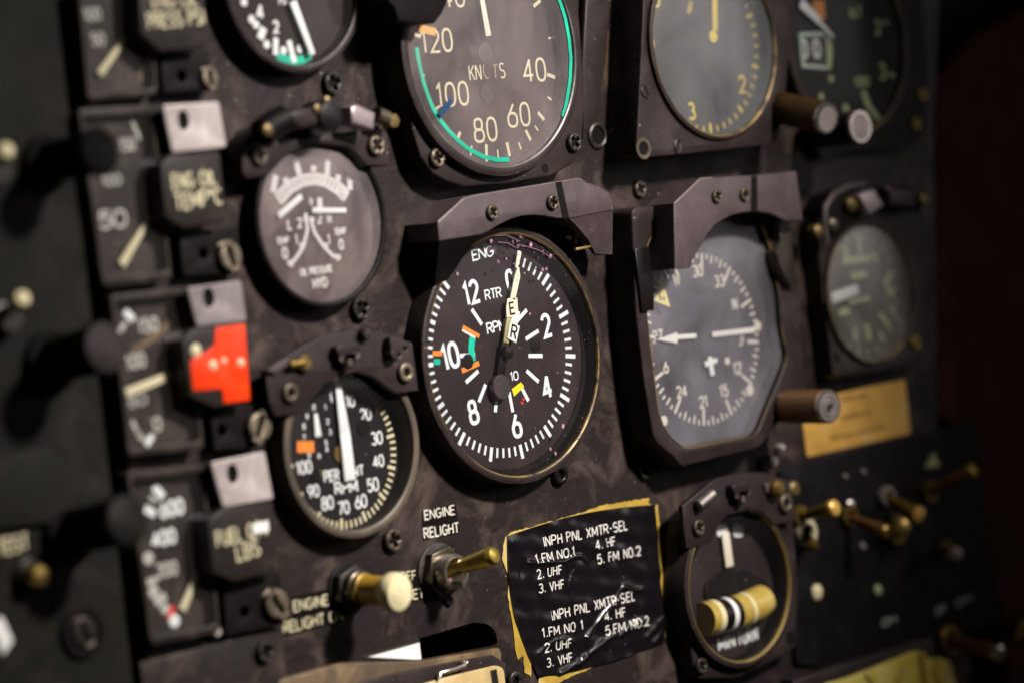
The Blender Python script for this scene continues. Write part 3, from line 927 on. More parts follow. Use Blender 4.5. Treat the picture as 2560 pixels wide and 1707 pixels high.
# ================================================================== radar altimeter (far upper right)
g = Gauge('radar_altimeter', 'dark radar altimeter with white digit drums and orange flag', 2122, 106, 243, 8, 6, 3.2, G_BLACK, rise=1.5, dialmat=DIALB, edge=WORNBRASS)
z = g.zm
fl = P(CRAD((420, -260), (420, 1000), (480, 1300), (690, 1225), (1250, 1200), (1330, 1100), (1370, 700), (1300, -260)), 5)
g.part('flange', MB().prism(fillet(fl, 6, 4), -4, 5, [circ(*g.c, g.R - .3, 80)], bevel=.8), BLACK)
for x, y in ((1330, 770), (1280, 1010)): screw_part(g, *CRAD((x, y)), 5, 15, 'cross', 15, BRASS)
m = MB()
word(g, m, "ALT", *CRAD((778, 102)), z, 30, weight=.24)
word(g, m, "2", *CRAD((962, 225)), z, 40, weight=.22)
word(g, m, "3", *CRAD((1000, 585)), z, 44, weight=.22)
word(g, m, "1000", *CRAD((830, 670)), z, 26, weight=.22)
m.ribbon([A(*CRAD((840, 745)), z), A(*CRAD((900, 900)), z)], 3.6, z)
m.ribbon([A(*CRAD((905, 890)), z), A(*CRAD((985, 1000)), z)], 2.6, z)
m.lathe([(2.2, 0), (2.2, .1)], (*A(*CRAD((700, 890)), z), z), n=16)
m.lathe([(1.6, 0), (1.6, .1)], (*A(*CRAD((580, 645)), z), z), n=16)
m.lathe([(1.6, 0), (1.6, .1)], (*A(*CRAD((500, 790)), z), z), n=16)
m.ribbon([A(*CRAD((1010, 185)), z), A(*CRAD((1045, 190)), z)], 1.5, z)
m.ribbon([A(*CRAD((1050, 600)), z), A(*CRAD((1100, 625)), z)], 1.5, z)
g.part('markings', m, DIMGREEN)
win = P(CRAD((322, 280), (545, 275), (560, 560), (345, 545)), z)
cw = sum(win, Vector((0, 0))) / 4
m = MB().prism([cw + (p - cw) * 1.08 for p in win], z, z + .5, [[cw + (p - cw) * .86 for p in win]])
g.part('drum_window', m, paint("pale_green_frame", (.45, .55, .45), .5, wear=0, bump=0))
m = MB().flat([cw + (p - cw) * .87 for p in win], z + .05)
d = g.part('digit_drum', m, BLACKGLOSS)
m = MB()
word(g, m, "0", *CRAD((362, 400)), z + .1, 50, weight=.2, xs=.9)
word(g, m, "0", *CRAD((462, 400)), z + .1, 50, weight=.2, xs=.9)
g.part('digits', m, WHITE, d)
m = MB().ribbon([A(*CRAD(p), z + .3) for p in ((560, 340), (572, 430), (560, 560))], 3, z + .6)
g.part('side_marker', m, DIMGREEN)
m = MB()
bar(m, A(*CRAD((335, 25)), z + 2), A(*CRAD((490, 180)), z + 2), 4.8, 3.6, z + 1.4, z + 2)
bar(m, A(*CRAD((490, 182)), z + 2), A(*CRAD((600, 305)), z + 2), 2.2, 1.5, z + 1.4, z + 1.9)
g.part('pointer', m, WHITE)
m = MB().prism(P(CRAD((420, 10), (515, 10), (525, 160), (470, 170), (425, 110)), z), z + .1, z + .7)
g.part('orange_flag', m, paint("dull_orange", (.55, .2, .015), .5, wear=0, bump=0))
g.close()

# ================================================================== hydraulic gauge (left, milky)
g = Gauge('oil_pressure_gauge', 'milky brown dial with white arc and two pointers, left of centre', 808, 551, 220, 8, 3, 2.2, G_HAZE, rise=3.2, rimmat=BLACK, dialmat=paint("brown_dial", (.04, .028, .028), .6, wear=.6, wearcol=(.10, .068, .06), bump=.05, spec=.15))
z = g.zm
m = MB()
arcpts = [(365, 745), (440, 670), (530, 628), (620, 615), (700, 630), (790, 680), (840, 725)]
m.ribbon([A(*CE(p), z) for p in arcpts], 1.0, z)
m.ribbon([A(*CE((x + (620 - x) * .16, y + 62)), z) for x, y in arcpts], 1.0, z)
for i in range(22):
    u = i / 21 * 5.999; k = int(u); u -= k
    x = arcpts[k][0] * (1 - u) + arcpts[k + 1][0] * u; y = arcpts[k][1] * (1 - u) + arcpts[k + 1][1] * u
    m.ribbon([A(*CE((x, y)), z + .02), A(*CE((x + (620 - x) * .16, y + 62)), z + .02)], 1.5, z + .02)
for p, q in (((345, 735), (365, 625)), ((440, 690), (425, 640)), ((520, 620), (490, 510)), ((612, 600), (610, 560)), ((700, 620), (705, 500)), ((770, 660), (775, 620)), ((850, 720), (845, 585)), ((650, 770), (655, 850))):
    m.ribbon([A(*CE(p), z + .04), A(*CE(q), z + .04)], 2.6, z + .04)
word(g, m, "0", *CE((595, 795)), z, 18, weight=.3)
word(g, m, "L", *CE((455, 945)), z, 30, weight=.25)
word(g, m, "2", *CE((520, 935)), z, 28, weight=.25)
word(g, m, "2", *CE((650, 905)), z, 28, weight=.25)
word(g, m, "R", *CE((715, 905)), z, 26, weight=.25)
word(g, m, "1", *CE((500, 1045)), z, 28, weight=.25)
word(g, m, "1", *CE((712, 1045)), z, 28, weight=.25)
word(g, m, "0", *CE((425, 1130)), z, 32, weight=.25)
word(g, m, "0", *CE((792, 1075)), z, 28, weight=.25)
word(g, m, "TEMP", *CE((410, 1050)), z, 19, weight=.26, xs=.9)
word(g, m, "TEMP", *CE((785, 990)), z, 19, weight=.26, xs=.85)
m.ribbon([A(*CE(p), z) for p in ((560, 870), (572, 980), (545, 1090), (500, 1160), (465, 1200), (440, 1190))], 1.6, z)
m.ribbon([A(*CE(p), z) for p in ((590, 900), (620, 1000), (680, 1090), (740, 1150), (790, 1160))], 1.6, z)
word(g, m, "OIL PRESSURE", *CE((630, 1245)), z, 20, weight=.26, xs=.8)
word(g, m, "HYD", *CE((655, 1325)), z, 28, weight=.26, xs=1.0)
for x, y in ((465, 1200), (770, 1160), (535, 1085), (690, 1085), (600, 915), (560, 905)): m.lathe([(1.3, 0), (1.3, .05)], (*A(*CE((x, y)), z), z), n=12)
g.part('markings', m, paint("milky_marking", (.6, .6, .58), .6, wear=0, bump=0))
for a, b, w in (((385, 890), (535, 760), 2.4), ((605, 852), (825, 852), 2.0)):
    mm = MB(); bar(mm, A(*CE(a), z + 1.6), A(*CE(b), z + 1.6), w, w * .9, z + 1.1, z + 1.6); g.part('pointer', mm, WHITE)
g.close()
# lamp bridge over it
zb = 11
t = Thing('lamp_bridge', 'dark lamp bridge with silver segment arching over the milky gauge', 'lamp bridge', (*A(800, 340, zb), 0), 'lamp bridges over the gauges')
pl = P(CE((150, 430), (235, 320), (420, 235), (600, 330), (820, 350), (1030, 300), (1095, 350), (1112, 560), (960, 562), (900, 490), (840, 440), (700, 415), (560, 425), (450, 480), (380, 560), (320, 625), (180, 650), (145, 600)), zb)
t.part('mount_plate', MB().prism(pl, 0, zb, bevel=.7), FLANGE)
screw_part(t, *CE((262, 497)), zb, 24, 'cross', 10, STEEL)
screw_part(t, *CE((1022, 428)), zb, 26, 'cross', 40, STEEL)
zt = 17
def P3(f, pts, z): return [(*A(*f(p), z), z) for p in pts]
t.part('sleeve', MB().tube(P3(CE, ((270, 345), (330, 300), (420, 255)), zt), 5.2, 16), BLACK)
t.part('sleeve_pin', MB().lathe([(2.2, 0), (2.2, 2), (.001, 2.8)], (*A(*CE((312, 328)), zt + 5), zt + 3.6), n=16), AGED)
b1 = MB().prism(P(CE((415, 235), (520, 185), (640, 170), (660, 290), (530, 325), (500, 300)), zt + 3), zt - 4, zt + 3, bevel=1.6)
t.part('arm', b1, FLANGE)
t.part('centre_knob', MB().lathe([(6.5, -6), (6.5, 2), (5.4, 4.5), (2.5, 5.2), (.001, 5.2)], (*A(*CE((722, 240)), zt + 4), zt), n=28), BLACKGLOSS)
t.part('centre_pin', MB().lathe([(1.5, 0), (1.5, 2), (.001, 2.6)], (*A(*CE((705, 133)), zt + 3), zt + 1), n=14), AGED)
t.part('centre_pin', MB().lathe([(1.7, 0), (1.7, 3), (.001, 3.6)], (*A(*CE((640, 188)), zt + 4), zt + 1), n=14), AGED)
t.part('silver_arm', MB().prism(P(CE((855, 175), (900, 160), (1018, 215), (1010, 330), (865, 285)), zt + 3), zt - 5, zt + 3, bevel=1.2), paint("silver_arm", (.34, .28, .29), .35, metal=.4, wear=.3, bump=.1))
t.part('arm_pin', MB().tube(P3(CE, ((1020, 225), (1090, 255)), zt), 3.0, 14), STEEL)
t.part('end_nut', MB().lathe([(2.8, -2), (2.8, 3), (1.4, 3.2), (.001, 3.2)], (*A(*CE((1115, 270)), zt), zt - 1), n=6), AGED)

# ================================================================== percent rpm gauge (lower left)
g = Gauge('percent_rpm_gauge', 'round black gauge lettered PERCENT RPM with orange mark', 884, 1115, 230, 9, 1.5, 3.2, G_CLEAR, rise=1.2, dialmat=DIALB, rimmat=paint("bronze_rim", (.085, .068, .05), .4, wear=.4, wearcol=(.15, .12, .08), bump=.1))
z = g.zm
cd = A(853, 1133, z)
R0 = (A(989, 1161, z) - cd).length
m = MB()
def ang(px, py): 
    d = A(px, py, z) - cd
    return math.degrees(math.atan2(d.x, d.y)) % 360
a0, a70 = ang(843, 958), ang(854, 1312)
stp = ((a70 - a0) % 360) / 35
for i in range(0, 51):
    a = a0 + stp * i
    tick(m, cd, a, R0 * (.90 if i % 5 else .86), R0, .95 if i % 5 else 1.3, z)
m2 = MB()
for s, x, y, h in (("0", 590, 530, 90), ("10", 697, 560, 86), ("20", 795, 645, 86), ("30", 865, 795, 90), ("40", 875, 940, 84), ("50", 840, 1090, 92), ("60", 765, 1195, 92), ("70", 657, 1235, 90), ("80", 553, 1205, 92), ("90", 465, 1130, 86), ("100", 405, 980, 90)):
    word(g, m2, s, *CF((x, y)), z, h * .38, weight=.17, xs=.95, gap=.15)
span(m2, "PER", CF((530, 1040)), CF((628, 1025)), z, 30, .2)
span(m2, "CENT", CF((640, 1020)), CF((785, 995)), z, 28, .2)
span(m2, "RPM", CF((598, 1115)), CF((745, 1095)), z, 33, .2)
sub = A(*CF((490, 735)), z)
for s, x, y in (("9", 425, 660), ("0", 468, 600), ("1", 540, 600), ("8", 405, 720), ("7", 405, 790), ("2", 555, 690), ("3", 570, 755), ("4", 550, 865), ("6", 500, 905), ("5", 545, 825), ("6", 437, 900)):
    word(g, m2, s, *CF((x, y)), z, 15, weight=.24)
g.part('ticks', m, CREAM)
g.part('numerals', m2, WHITE)
m = MB().ribbon([A(*CF((362, 850)), z + .1), A(*CF((468, 850)), z + .1)], 4.2, z + .1)
g.part('orange_mark', m, ORANGE)
m = MB()
zp = z + 2
bar(m, A(*CF((620, 445)), zp), A(*CF((665, 760)), zp), 2.6, 5.0, zp - .4, zp)
bar(m, A(*CF((665, 758)), zp), A(*CF((700, 1062)), zp), 5.0, 5.6, zp - .4, zp)
g.part('pointer', m, WHITE)
m = MB()
bar(m, A(*CF((480, 640)), z + 1), A(*CF((497, 785)), z + 1), 1.6, 3.2, z + .6, z + 1)
g.part('small_pointer', m, WHITE)
m = MB().lathe([(3.2, 0), (3.2, .8), (.001, 1)], (*A(*CF((628, 895)), z), z), n=20)
m.lathe([(1.6, 0), (1.6, .4)], (*A(*CF((500, 1025)), z), z), n=14)
g.part('brass_hub', m, BRASS)
m = MB().lathe([(3.0, 0), (3.0, .5)], (*A(*CF((778, 725)), z), z), n=18)
m.lathe([(2.5, 0), (2.5, .5)], (*A(*CF((478, 1035)), z), z), n=18)
g.part('face_screw', m, BLACK)
g.close()
zb = 12
t = Thing('lamp_bridge', 'flat brown lamp bridge with brass pin above the percent rpm gauge', 'lamp bridge', (*A(850, 900, zb), 0), 'lamp bridges over the gauges')
op = P(CF((165, 365), (210, 335), (400, 215), (520, 150), (700, 120), (860, 118), (1090, 195), (1110, 330), (1130, 495), (985, 512), (905, 455), (850, 410), (745, 378), (640, 400), (545, 450), (470, 530), (420, 600), (330, 645), (225, 658), (185, 560)), zb)
t.part('mount_plate', MB().prism(op, zb - 3.5, zb, bevel=.5), FLANGE)
t.part('standoff', MB().prism(fillet(P(CF((230, 480), (360, 480), (360, 600), (240, 620)), zb - 4), 2), 0, zb - 3.4), BLACK)
t.part('standoff', MB().prism(fillet(P(CF((1000, 340), (1100, 330), (1110, 470), (1010, 480)), zb - 4), 2), 0, zb - 3.4), BLACK)
screw_part(t, *CF((320, 510)), zb, 25, 'hex', 0, STEEL)
screw_part(t, *CF((1050, 380)), zb, 25, 'hex', 10, STEEL)
def tri_cap(t, f, x, y, z, s, rot, mat=FLANGE):
    c = A(*f((x, y)), z)
    pts = fillet([c + Vector((s * math.cos(math.radians(rot + a)), s * .82 * math.sin(math.radians(rot + a)))) for a in (90, 210, 330)], s * .5, 5)
    t.part('lamp_cap', MB().prism(pts, z - 2.5, z + 1.6, [circ(c.x + dx, c.y + dy, .75, 12) for dx, dy in ((-s * .42, -s * .15), (s * .42, -s * .1), (0, -s * .36))], bevel=.5), mat)
tri_cap(t, CF, 675, 262, zb + 2.6, 9, 180)
tri_cap(t, CF, 985, 225, zb + 2.6, 8, 30)
t.part('brass_pin', MB().tube(P3(CF, ((310, 332), (400, 318)), zb + 2), 1.7, 12), BRASS)
t.part('pin_head', MB().lathe([(3.2, 0), (3.2, 2), (2, 3), (.001, 3)], (*A(*CF((425, 322)), zb + 3), zb), n=20), AGED)
t.part('clip', MB().prism(P(CF((175, 365), (300, 285), (330, 320), (225, 390)), zb + 2), zb, zb + 2, bevel=.4), SHIELD)
t.part('top_pin', MB().lathe([(2.6, 0), (2.6, 2), (1.8, 3.2), (.001, 3.4)], (*A(*CF((795, 140)), zb + 2), zb), n=18), DARKSTEEL)
t.part('stop_pin', MB().lathe([(1.8, 0), (1.8, 1.4), (.001, 2)], (*A(*CF((605, 410)), zb), zb - 2), n=16), STEEL)

# ================================================================== engine / rotor tachometer
g = Gauge('tachometer', 'sharp central dual tachometer lettered ENG, RTR and RPM', 1289, 887, 322, 10, 3, 3.3, G_CLEAR, rise=1.6, edge=WORNBRASS, dr=45.2)
z = g.zm
cd = Vector((-10.37, -3.85))
a0, st = 24.3, 24.62
Rb, Rs, Ri = 43.1, 41.2, 37.4
m = MB()
for i in range(0, 61):
    a = a0 + st * i / 5
    if i % 5 == 0: tick(m, cd, a, Ri, Rb, 1.65, z)
    else: tick(m, cd, a, Ri, Rs, 1.1, z)
inner = (((1015, 1395), (1130, 1265)), ((1120, 1525), (1235, 1450)), ((640, 1260), (730, 1395)))
pticks(m, inner, z, 1.65, CR)
pticks(m, (((1095, 372), (1215, 372)), ((1078, 498), (1182, 592)), ((562, 598), (668, 500)), ((730, 615), (672, 765)), ((825, 730), (812, 850)), ((930, 678), (962, 850)), ((1022, 615), (1095, 755)), ((512, 372), (640, 365))), z, 1.65, CS)
pticks(m, (((912, 570), (928, 600)),), z, .8, CS)
DR = 8.0
for s, f, x, y, h in (("0", CR, 985, 1005, 215), ("12", CR, 635, 1112, 225), ("2", CS, 1248, 115, 215), ("4", CS, 1252, 638, 215), ("6", CS, 992, 965, 222), ("8", CS, 624, 852, 222), ("10", CS, 428, 375, 235)):
    k = (560 / 1996) if f is CR else (560 / 1909)
    word(g, m, s, *f((x, y)), z, h * k, weight=.185, rot=DR, xs=.88, gap=.16)
for s, f, p0, p1, h in (("ENG", CR, (640, 782), (835, 735), 105), ("RTR", CR, (755, 1138), (905, 1105), 100), ("RPM", CR, (772, 1435), (945, 1390), 108), ("10", CS, (938, 552), (1010, 535), 82)):
    k = (560 / 1996) if f is CR else (560 / 1909)
    span(m, s, f(p0), f(p1), z, h * k, .175, .16)
g.part('markings', m, paint("tach_white", (.70, .76, .77), .55, wear=.15, wearcol=(.55, .58, .58), bump=0))
zz = z + .06
m = MB()
m.ribbon([A(*CS((535, 128)), zz), A(*CS((676, 208)), zz)], 1.7, zz)
m.ribbon([A(*CS((528, 500)), zz + .05), A(*CS((674, 434)), zz + .05)], 2.0, zz + .05)
m.ribbon([A(*CS((280, 352)), zz), A(*CS((360, 352)), zz)], 1.9, zz)
g.part('orange_mark', m, ORANGE)
m = MB().ribbon([A(*CS(p), zz - .03) for p in ((622, 205), (612, 260), (608, 310), (612, 360), (622, 420))], 3.2, zz - .03)
m.ribbon([A(*CS((290, 424)), zz), A(*CS((342, 424)), zz)], 2.2, zz)
g.part('green_mark', m, GREEN)
m = MB().ribbon([A(*CS((530, 152)), zz), A(*CS((640, 215)), zz)], 1.0, zz - .01)
g.part('white_mark', m, WHITE)
m = MB().prism(P(CS((952, 655), (1030, 595), (1058, 632), (972, 718)), zz), zz - .05, zz + .04)
g.part('yellow_mark', m, YELLOW)
m = MB()
for p, q in (((1030, 765), (1052, 780)), ((1045, 745), (1062, 738))): m.ribbon([A(*CS(p), zz), A(*CS(q), zz)], .9, zz)
g.part('red_mark', m, REDMARK)
m = MB().lathe([(3.0, 0), (3.0, .15), (2.4, .2)], (*A(*CS((1152, 280)), z), z), n=24)
m.lathe([(3.0, 0), (3.0, .15), (2.4, .2)], (*A(*CS((578, 420)), z + .1), z + .1), n=24)
g.part('face_screw', m, BLACKGLOSS)
# pointers: lower rotor hand and upper engine hand
zr, ze = z + 1.4, z + 2.6
cream = paint("pointer_cream", (.70, .68, .50), .5, wear=0, bump=0)
m = MB().prism(P(CS((938, 92), (1022, 120), (992, 265), (916, 222)), ze + .4), ze - .04, ze + .4, bevel=.1)
bar(m, A(*CR((1008, 1420)), ze - .7), A(*CR((1048, 1270)), ze - .7), 4.2, 3.0, ze - 1.5, ze - .7)
hb = g.part('rotor_hand', m, paint("pointer_white", (.72, .73, .66), .5, wear=0, bump=0))
m = MB(); span(m, "R", CS((945, 160)), CS((1000, 180)), ze + .46, 37, .17); g.part('hand_letter', m, BLACK, hb)
m = MB().prism(P(CR((960, 1165), (1045, 1155), (1055, 1280), (1000, 1335), (950, 1330), (948, 1240)), ze), ze - .6, ze, bevel=.1)
bar(m, A(*CR((1005, 1170)), ze), A(*CR((1050, 960)), ze), 2.9, 3.0, ze - .6, ze)
bar(m, A(*CR((1050, 962)), ze), A(*CR((1056, 885)), ze), 3.0, .8, ze - .6, ze)
bar(m, A(*CR((1042, 890)), ze - .2), A(*CR((1063, 740)), ze - .2), 1.5, 1.5, ze - .7, ze - .3)
he = g.part('engine_hand', m, cream)
m = MB(); span(m, "E", CR((975, 1255)), CR((1025, 1245)), ze + .08, 33, .17); g.part('hand_letter', m, BLACK, he)
m = MB()
bar(m, A(*CR((975, 1335)), ze - .1), A(*CS((905, 262)), ze - .1), 2.6, 3.0, ze - .9, ze - .1)
g.part('hand_stem', m, paint("stem_olive", (.32, .28, .12), .5, wear=.2, bump=0), he)
m = MB()
bar(m, A(*CS((905, 265)), ze), A(*CS((850, 620)), ze), 4.2, 4.2, ze - .8, ze - .1)
g.part('counterweight_arm', m, BLACKGLOSS)
m = MB().lathe([(5.0, -1.4), (5.0, .2), (4.6, .6), (.001, .7)], (*A(*CS((872, 638)), ze + .6), ze), n=36)
g.part('counterweight', m, paint("weight_brown", (.03, .02, .022), .5, wear=.1, bump=0))
m = MB().lathe([(3.2, -3), (3.2, .5), (2.4, 1.6), (.001, 2.1)], (*A(*CS((922, 345)), ze + 1), ze), n=32)
g.part('hub', m, BLACKGLOSS)
m = MB().lathe([(1.7, 0), (1.7, .4)], (*A(*CS((850, 345)), z), z), n=16)
g.part('brass_spot', m, BRASS)
# mould spots on the glass
rnd = random.Random(3)
m, m3 = MB(), MB()
def blot(mb, x, y, r, zq):
    c = A(x, y, zq)
    mb.flat([c + Vector((r * (.6 + .5 * rnd.random()) * math.cos(t), r * (.6 + .5 * rnd.random()) * math.sin(t))) for t in [2 * math.pi * i / 9 for i in range(9)]], zq)
zq = g.gz + 1.0
mb_ = MB()
for i in range(16):
    blot(mb_, rnd.gauss(1275, 45), 580 + abs(rnd.gauss(0, 22)), rnd.uniform(1.5, 4.5), z - .06 + i * .003)
g.part('purple_film_stain', mb_, paint("dark_purple_stain", (.055, .024, .045), .5, wear=.5, wearcol=(.09, .04, .075), bump=0))
for i in range(70):
    x = rnd.gauss(1295, 65); y = 585 + abs(rnd.gauss(0, 45)) + max(0, x - 1320) * .45
    blot(m if rnd.random() < .7 else m3, x, y, .14 + .75 * rnd.random() ** 3, zq + i * .002)
for x, y, r in ((1328, 612, 1.1), (1377, 640, .9), (1366, 673, .8), (1266, 647, .6), (1376, 1122, .8), (1389, 1133, .8), (1408, 1065, 1.1), (1228, 603, .9), (1144, 685, .7), (1325, 785, .6)): blot(m3, x, y, r, zq + .1)
for i in range(22):
    x = rnd.uniform(1380, 1470); blot(m, x, rnd.uniform(700, 1150), .1 + .3 * rnd.random() ** 2, zq + .15 + i * .001)
for pts in (((1236, 590), (1265, 588), (1300, 604)), ((1245, 606), (1270, 608), (1290, 620)), ((1300, 612), (1345, 625), (1380, 645))):
    m.ribbon([A(x, y, zq) for x, y in pts], .35, zq + .2)
g.part('mould_stain', m, PURPLE)
g.part('pale_mould_stain', m3, PINK)
g.close()

# ------------------------------------------------------------------ light shields (angular hoods)
def screw_on(t, f, p, z, r, mat=STEEL, kind='cross', rot=15): screw_part(t, *f(p), z, r, kind, rot, mat)
zf = 19
t = Thing('light_shield', 'angular black light shield over the central tachometer, screwed on top', 'light shield', (*A(1310, 520, zf), 0), 'angular light shields over the gauges')
front = P(CR((338, 485), (570, 272), (735, 236), (1588, 95), (1862, 222), (1893, 375), (1512, 452), (1400, 448), (1290, 428), (1200, 418), (1090, 428), (1000, 452), (930, 483), (868, 515), (800, 560), (725, 595), (352, 650)), zf)
t.part('front_plate', MB().prism(front, zf - 3, zf, bevel=.45), SHIELD)
WORNHIGHLIGHT = paint('worn_highlight_edge', (.30, .24, .23), .4, metal=.3, wear=.6, wearcol=(.07, .055, .055), bump=.1)
def worn(t, f, pts, z, rad=.28): t.part('worn_highlight_edge', MB().tube([(p.x, p.y, z - .1) for p in P(f(*pts), z)], rad, 8), WORNHIGHLIGHT)  # pale tube paints the edge highlight along with the wear
worn(t, CR, ((340, 483), (570, 273), (735, 237)), zf)
worn(t, CR, ((735, 237), (1588, 96)), zf, .2)
worn(t, CR, ((1588, 96), (1862, 223), (1892, 374)), zf, .25)
# sides and legs that fall back to the panel
def skirt(mb, top, z0, bot, z1):
    vs = [(*p, z0) for p in top] + [(*p, z1) for p in bot]
    n = len(top)
    return mb.add(vs, [[i, i + 1, n + i + 1, n + i] for i in range(n - 1)])
outer = P(CR((352, 650), (338, 485), (570, 272), (735, 236), (1588, 95), (1862, 222), (1893, 375)), zf - .6)
sk = MB(); skirt(sk, outer, zf - .6, outer, 0)
t.part('side_wall', sk, SHIELD)
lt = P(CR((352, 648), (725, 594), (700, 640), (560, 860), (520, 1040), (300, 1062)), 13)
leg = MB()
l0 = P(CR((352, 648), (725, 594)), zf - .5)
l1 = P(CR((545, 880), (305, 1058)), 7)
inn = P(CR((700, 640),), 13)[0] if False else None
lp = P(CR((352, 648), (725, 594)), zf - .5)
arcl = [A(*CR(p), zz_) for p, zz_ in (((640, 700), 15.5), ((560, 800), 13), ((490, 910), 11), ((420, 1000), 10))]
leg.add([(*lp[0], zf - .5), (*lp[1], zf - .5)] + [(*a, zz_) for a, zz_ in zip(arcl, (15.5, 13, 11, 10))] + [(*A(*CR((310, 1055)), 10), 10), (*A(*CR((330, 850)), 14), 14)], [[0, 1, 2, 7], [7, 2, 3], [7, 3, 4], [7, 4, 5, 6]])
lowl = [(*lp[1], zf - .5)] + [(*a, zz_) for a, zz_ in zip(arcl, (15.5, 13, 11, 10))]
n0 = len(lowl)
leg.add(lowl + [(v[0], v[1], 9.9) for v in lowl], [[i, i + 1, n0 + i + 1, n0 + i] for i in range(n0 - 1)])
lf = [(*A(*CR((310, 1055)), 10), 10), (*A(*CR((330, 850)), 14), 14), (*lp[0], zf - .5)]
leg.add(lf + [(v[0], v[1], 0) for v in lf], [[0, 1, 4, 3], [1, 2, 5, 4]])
t.part('leg', leg, BLACK, smooth=20)  # black puts the shade of this downward-facing leg into its colour
rl = [A(*CR(p), zz_) for p, zz_ in (((1512, 452), zf - .5), ((1893, 377), zf - .5), ((1890, 770), 13), ((1742, 762), 12), ((1680, 640), 14), ((1590, 530), 16.5))]
zs = (zf - .5, zf - .5, 13, 12, 14, 16.5)
leg = MB().add([(*p, zz_) for p, zz_ in zip(rl, zs)], [[0, 1, 5], [5, 1, 2, 4], [4, 2, 3]])
leg.add([(*rl[i], zs[i]) for i in (1, 2, 3, 4, 5, 0)] + [(*rl[i], 3 if i < 3 else 10.2) for i in (1, 2, 3, 4, 5, 0)], [[i, i + 1, 7 + i, 6 + i] for i in range(5)])
t.part('leg', leg, SHIELD, smooth=20)
# underside of the arch
ar = [(1512, 452), (1400, 448), (1290, 428), (1200, 418), (1090, 428), (1000, 452), (930, 483), (868, 515), (800, 560), (725, 595)]
ap = P(CR(*ar), zf - 3)
sk = MB(); skirt(sk, ap, zf - 2.9, ap, 10.2)
t.part('arch_lining', sk, BLACK)
gp = P(CR((1383, 130), (1437, 120), (1506, 450), (1448, 452)), zf)
t.part('groove_strip', MB().prism(gp, zf - .2, zf + .12), BLACK)
screw_on(t, CR, (830, 395), zf, 19, STEEL, rot=30)
screw_on(t, CR, (1368, 305), zf, 19, STEEL, rot=-15)
t.part('inner_screw', MB().lathe([(3.2, 0), (3.2, 1.2), (2.2, 2)], (*A(*CR((1510, 570)), 11), 10), n=24), BLACKGLOSS)
m = MB().prism(P(CR((1570, 715), (1700, 690), (1705, 708), (1572, 738)), 14.5), 13, 14.6, bevel=.1)
t.part('brass_edge', m, BRASS)

# ================================================================== compass
zo, zi = 15, 12
oc = P(CG((100, 380), (330, 330)), zo) 
out_px = [CG((95, 400)), CG((130, 370)), CG((240, 360))] + [(1960, 520), (1986, 640), (2008, 790), (2012, 960), (1958, 1040), (1900, 1118), (1704, 1167)] + [CH((430, 1140)), CH((270, 1010)), CH((195, 560)), CH((130, 10))]
in_px = [CG((215, 640)), CG((420, 420)), (1890, 520), (1935, 640), (1950, 740), CH((1260, 60)), CH((1318, 350)), CH((1150, 760)), CH((1072, 962)), CH((500, 1072)), CH((370, 950)), CH((310, 800)), CH((235, 200)), CH((212, 30))]
ip = fillet(P(in_px, zo), 5, 5)
c = A(1757, 848, 5)
t = Thing('compass_indicator', 'round bluish compass card in a bezel with cut corners', 'compass', (c.x, c.y, 0))
t.part('bezel', MB().prism(fillet(P(out_px, zo), 4, 4), -4, zo, [ip], bevel=.9), FLANGE)
ed = MB()
ed.ribbon(ip, .7, zo - .25, closed=True)
t.part('bezel_edge', ed, WORNBRASS)
zc = 7.0
t.part('dial_face', MB().prism([c + (p - c) * 1.04 for p in ip], zc - 1, zc), paint("compass_dial", (.04, .036, .045), .55, wear=.1, bump=.03))
sk = MB(); n = len(ip)
sk.add([(*p, zo - .8) for p in ip] + [(*(c + (p - c) * .99), zc) for p in ip], [[i, (i + 1) % n, n + (i + 1) % n, n + i] for i in range(n)])
t.part('inner_wall', sk, BLACK)
zm = zc + .08
R = 215 * mmpx(1757, 848, zm)
cc = A(1757, 848, zm)
m = MB()
hd = {}
off = ang_off = 0
def cang(px, py):
    d = A(px, py, zm) - cc
    return math.degrees(math.atan2(d.x, d.y)) % 360
a21 = cang(*CH((655, 690)))
for i in range(72):
    a = a21 + 5 * i
    big = i % 2 == 0
    lab = i % 6 == 0
    tick(m, cc, a, R * (.80 if lab else .90 if big else .94), R * 1.0, 1.3 if lab else 1.0, zm)
labels = ["21", "24", "W", "30", "33", "N", "3", "6", "E", "12", "15", "S"]
for s, x, y, f in (("21", 655, 700, CH), ("24", 485, 620, CH), ("27", 295, 190, CH), ("W", 445, 940, CG), ("30", 610, 870, CG), ("33", 780, 950, CG), ("N", 900, 1130, CG), ("3", 945, 215, CH), ("6", 360, 430, CH), ("12", 920, 440, CH), ("15", 815, 615, CH), ("3", 950, 1400, CG)):
    p = f((x, y))
    word(t, m, s, *p, zm, 32, weight=.2, rot=-cang(*p) if False else 0)
m.lathe([(1.6, 0), (1.6, .05)], (*A(*CH((842, 382)), zm), zm), n=14)
m.lathe([(2.4, 0), (2.4, .05)], (*A(*CH((1018, 610)), zm), zm), n=14)
m.lathe([(2.2, 0), (2.2, .05)], (*A(*CH((345, 850)), zm), zm), n=14)
m.lathe([(2.2, 0), (2.2, .05)], (*A(*CH((1080, 110)), zm), zm), n=14)
t.part('markings', m, paint("compass_white", (.66, .62, .52), .6, wear=0, bump=0))
zp = zm + 1.5
m = MB()
bar(m, A(*CH((600, 186)), zp), A(*CH((440, 198)), zp), 1.9, 1.9, zp - .4, zp)
m.prism(P(CH((450, 160), (290, 215), (450, 245)), zp), zp - .45, zp + .05)
bar(m, A(*CH((725, 178)), zp), A(*CH((1060, 140)), zp), 2.2, 2.2, zp - .4, zp)
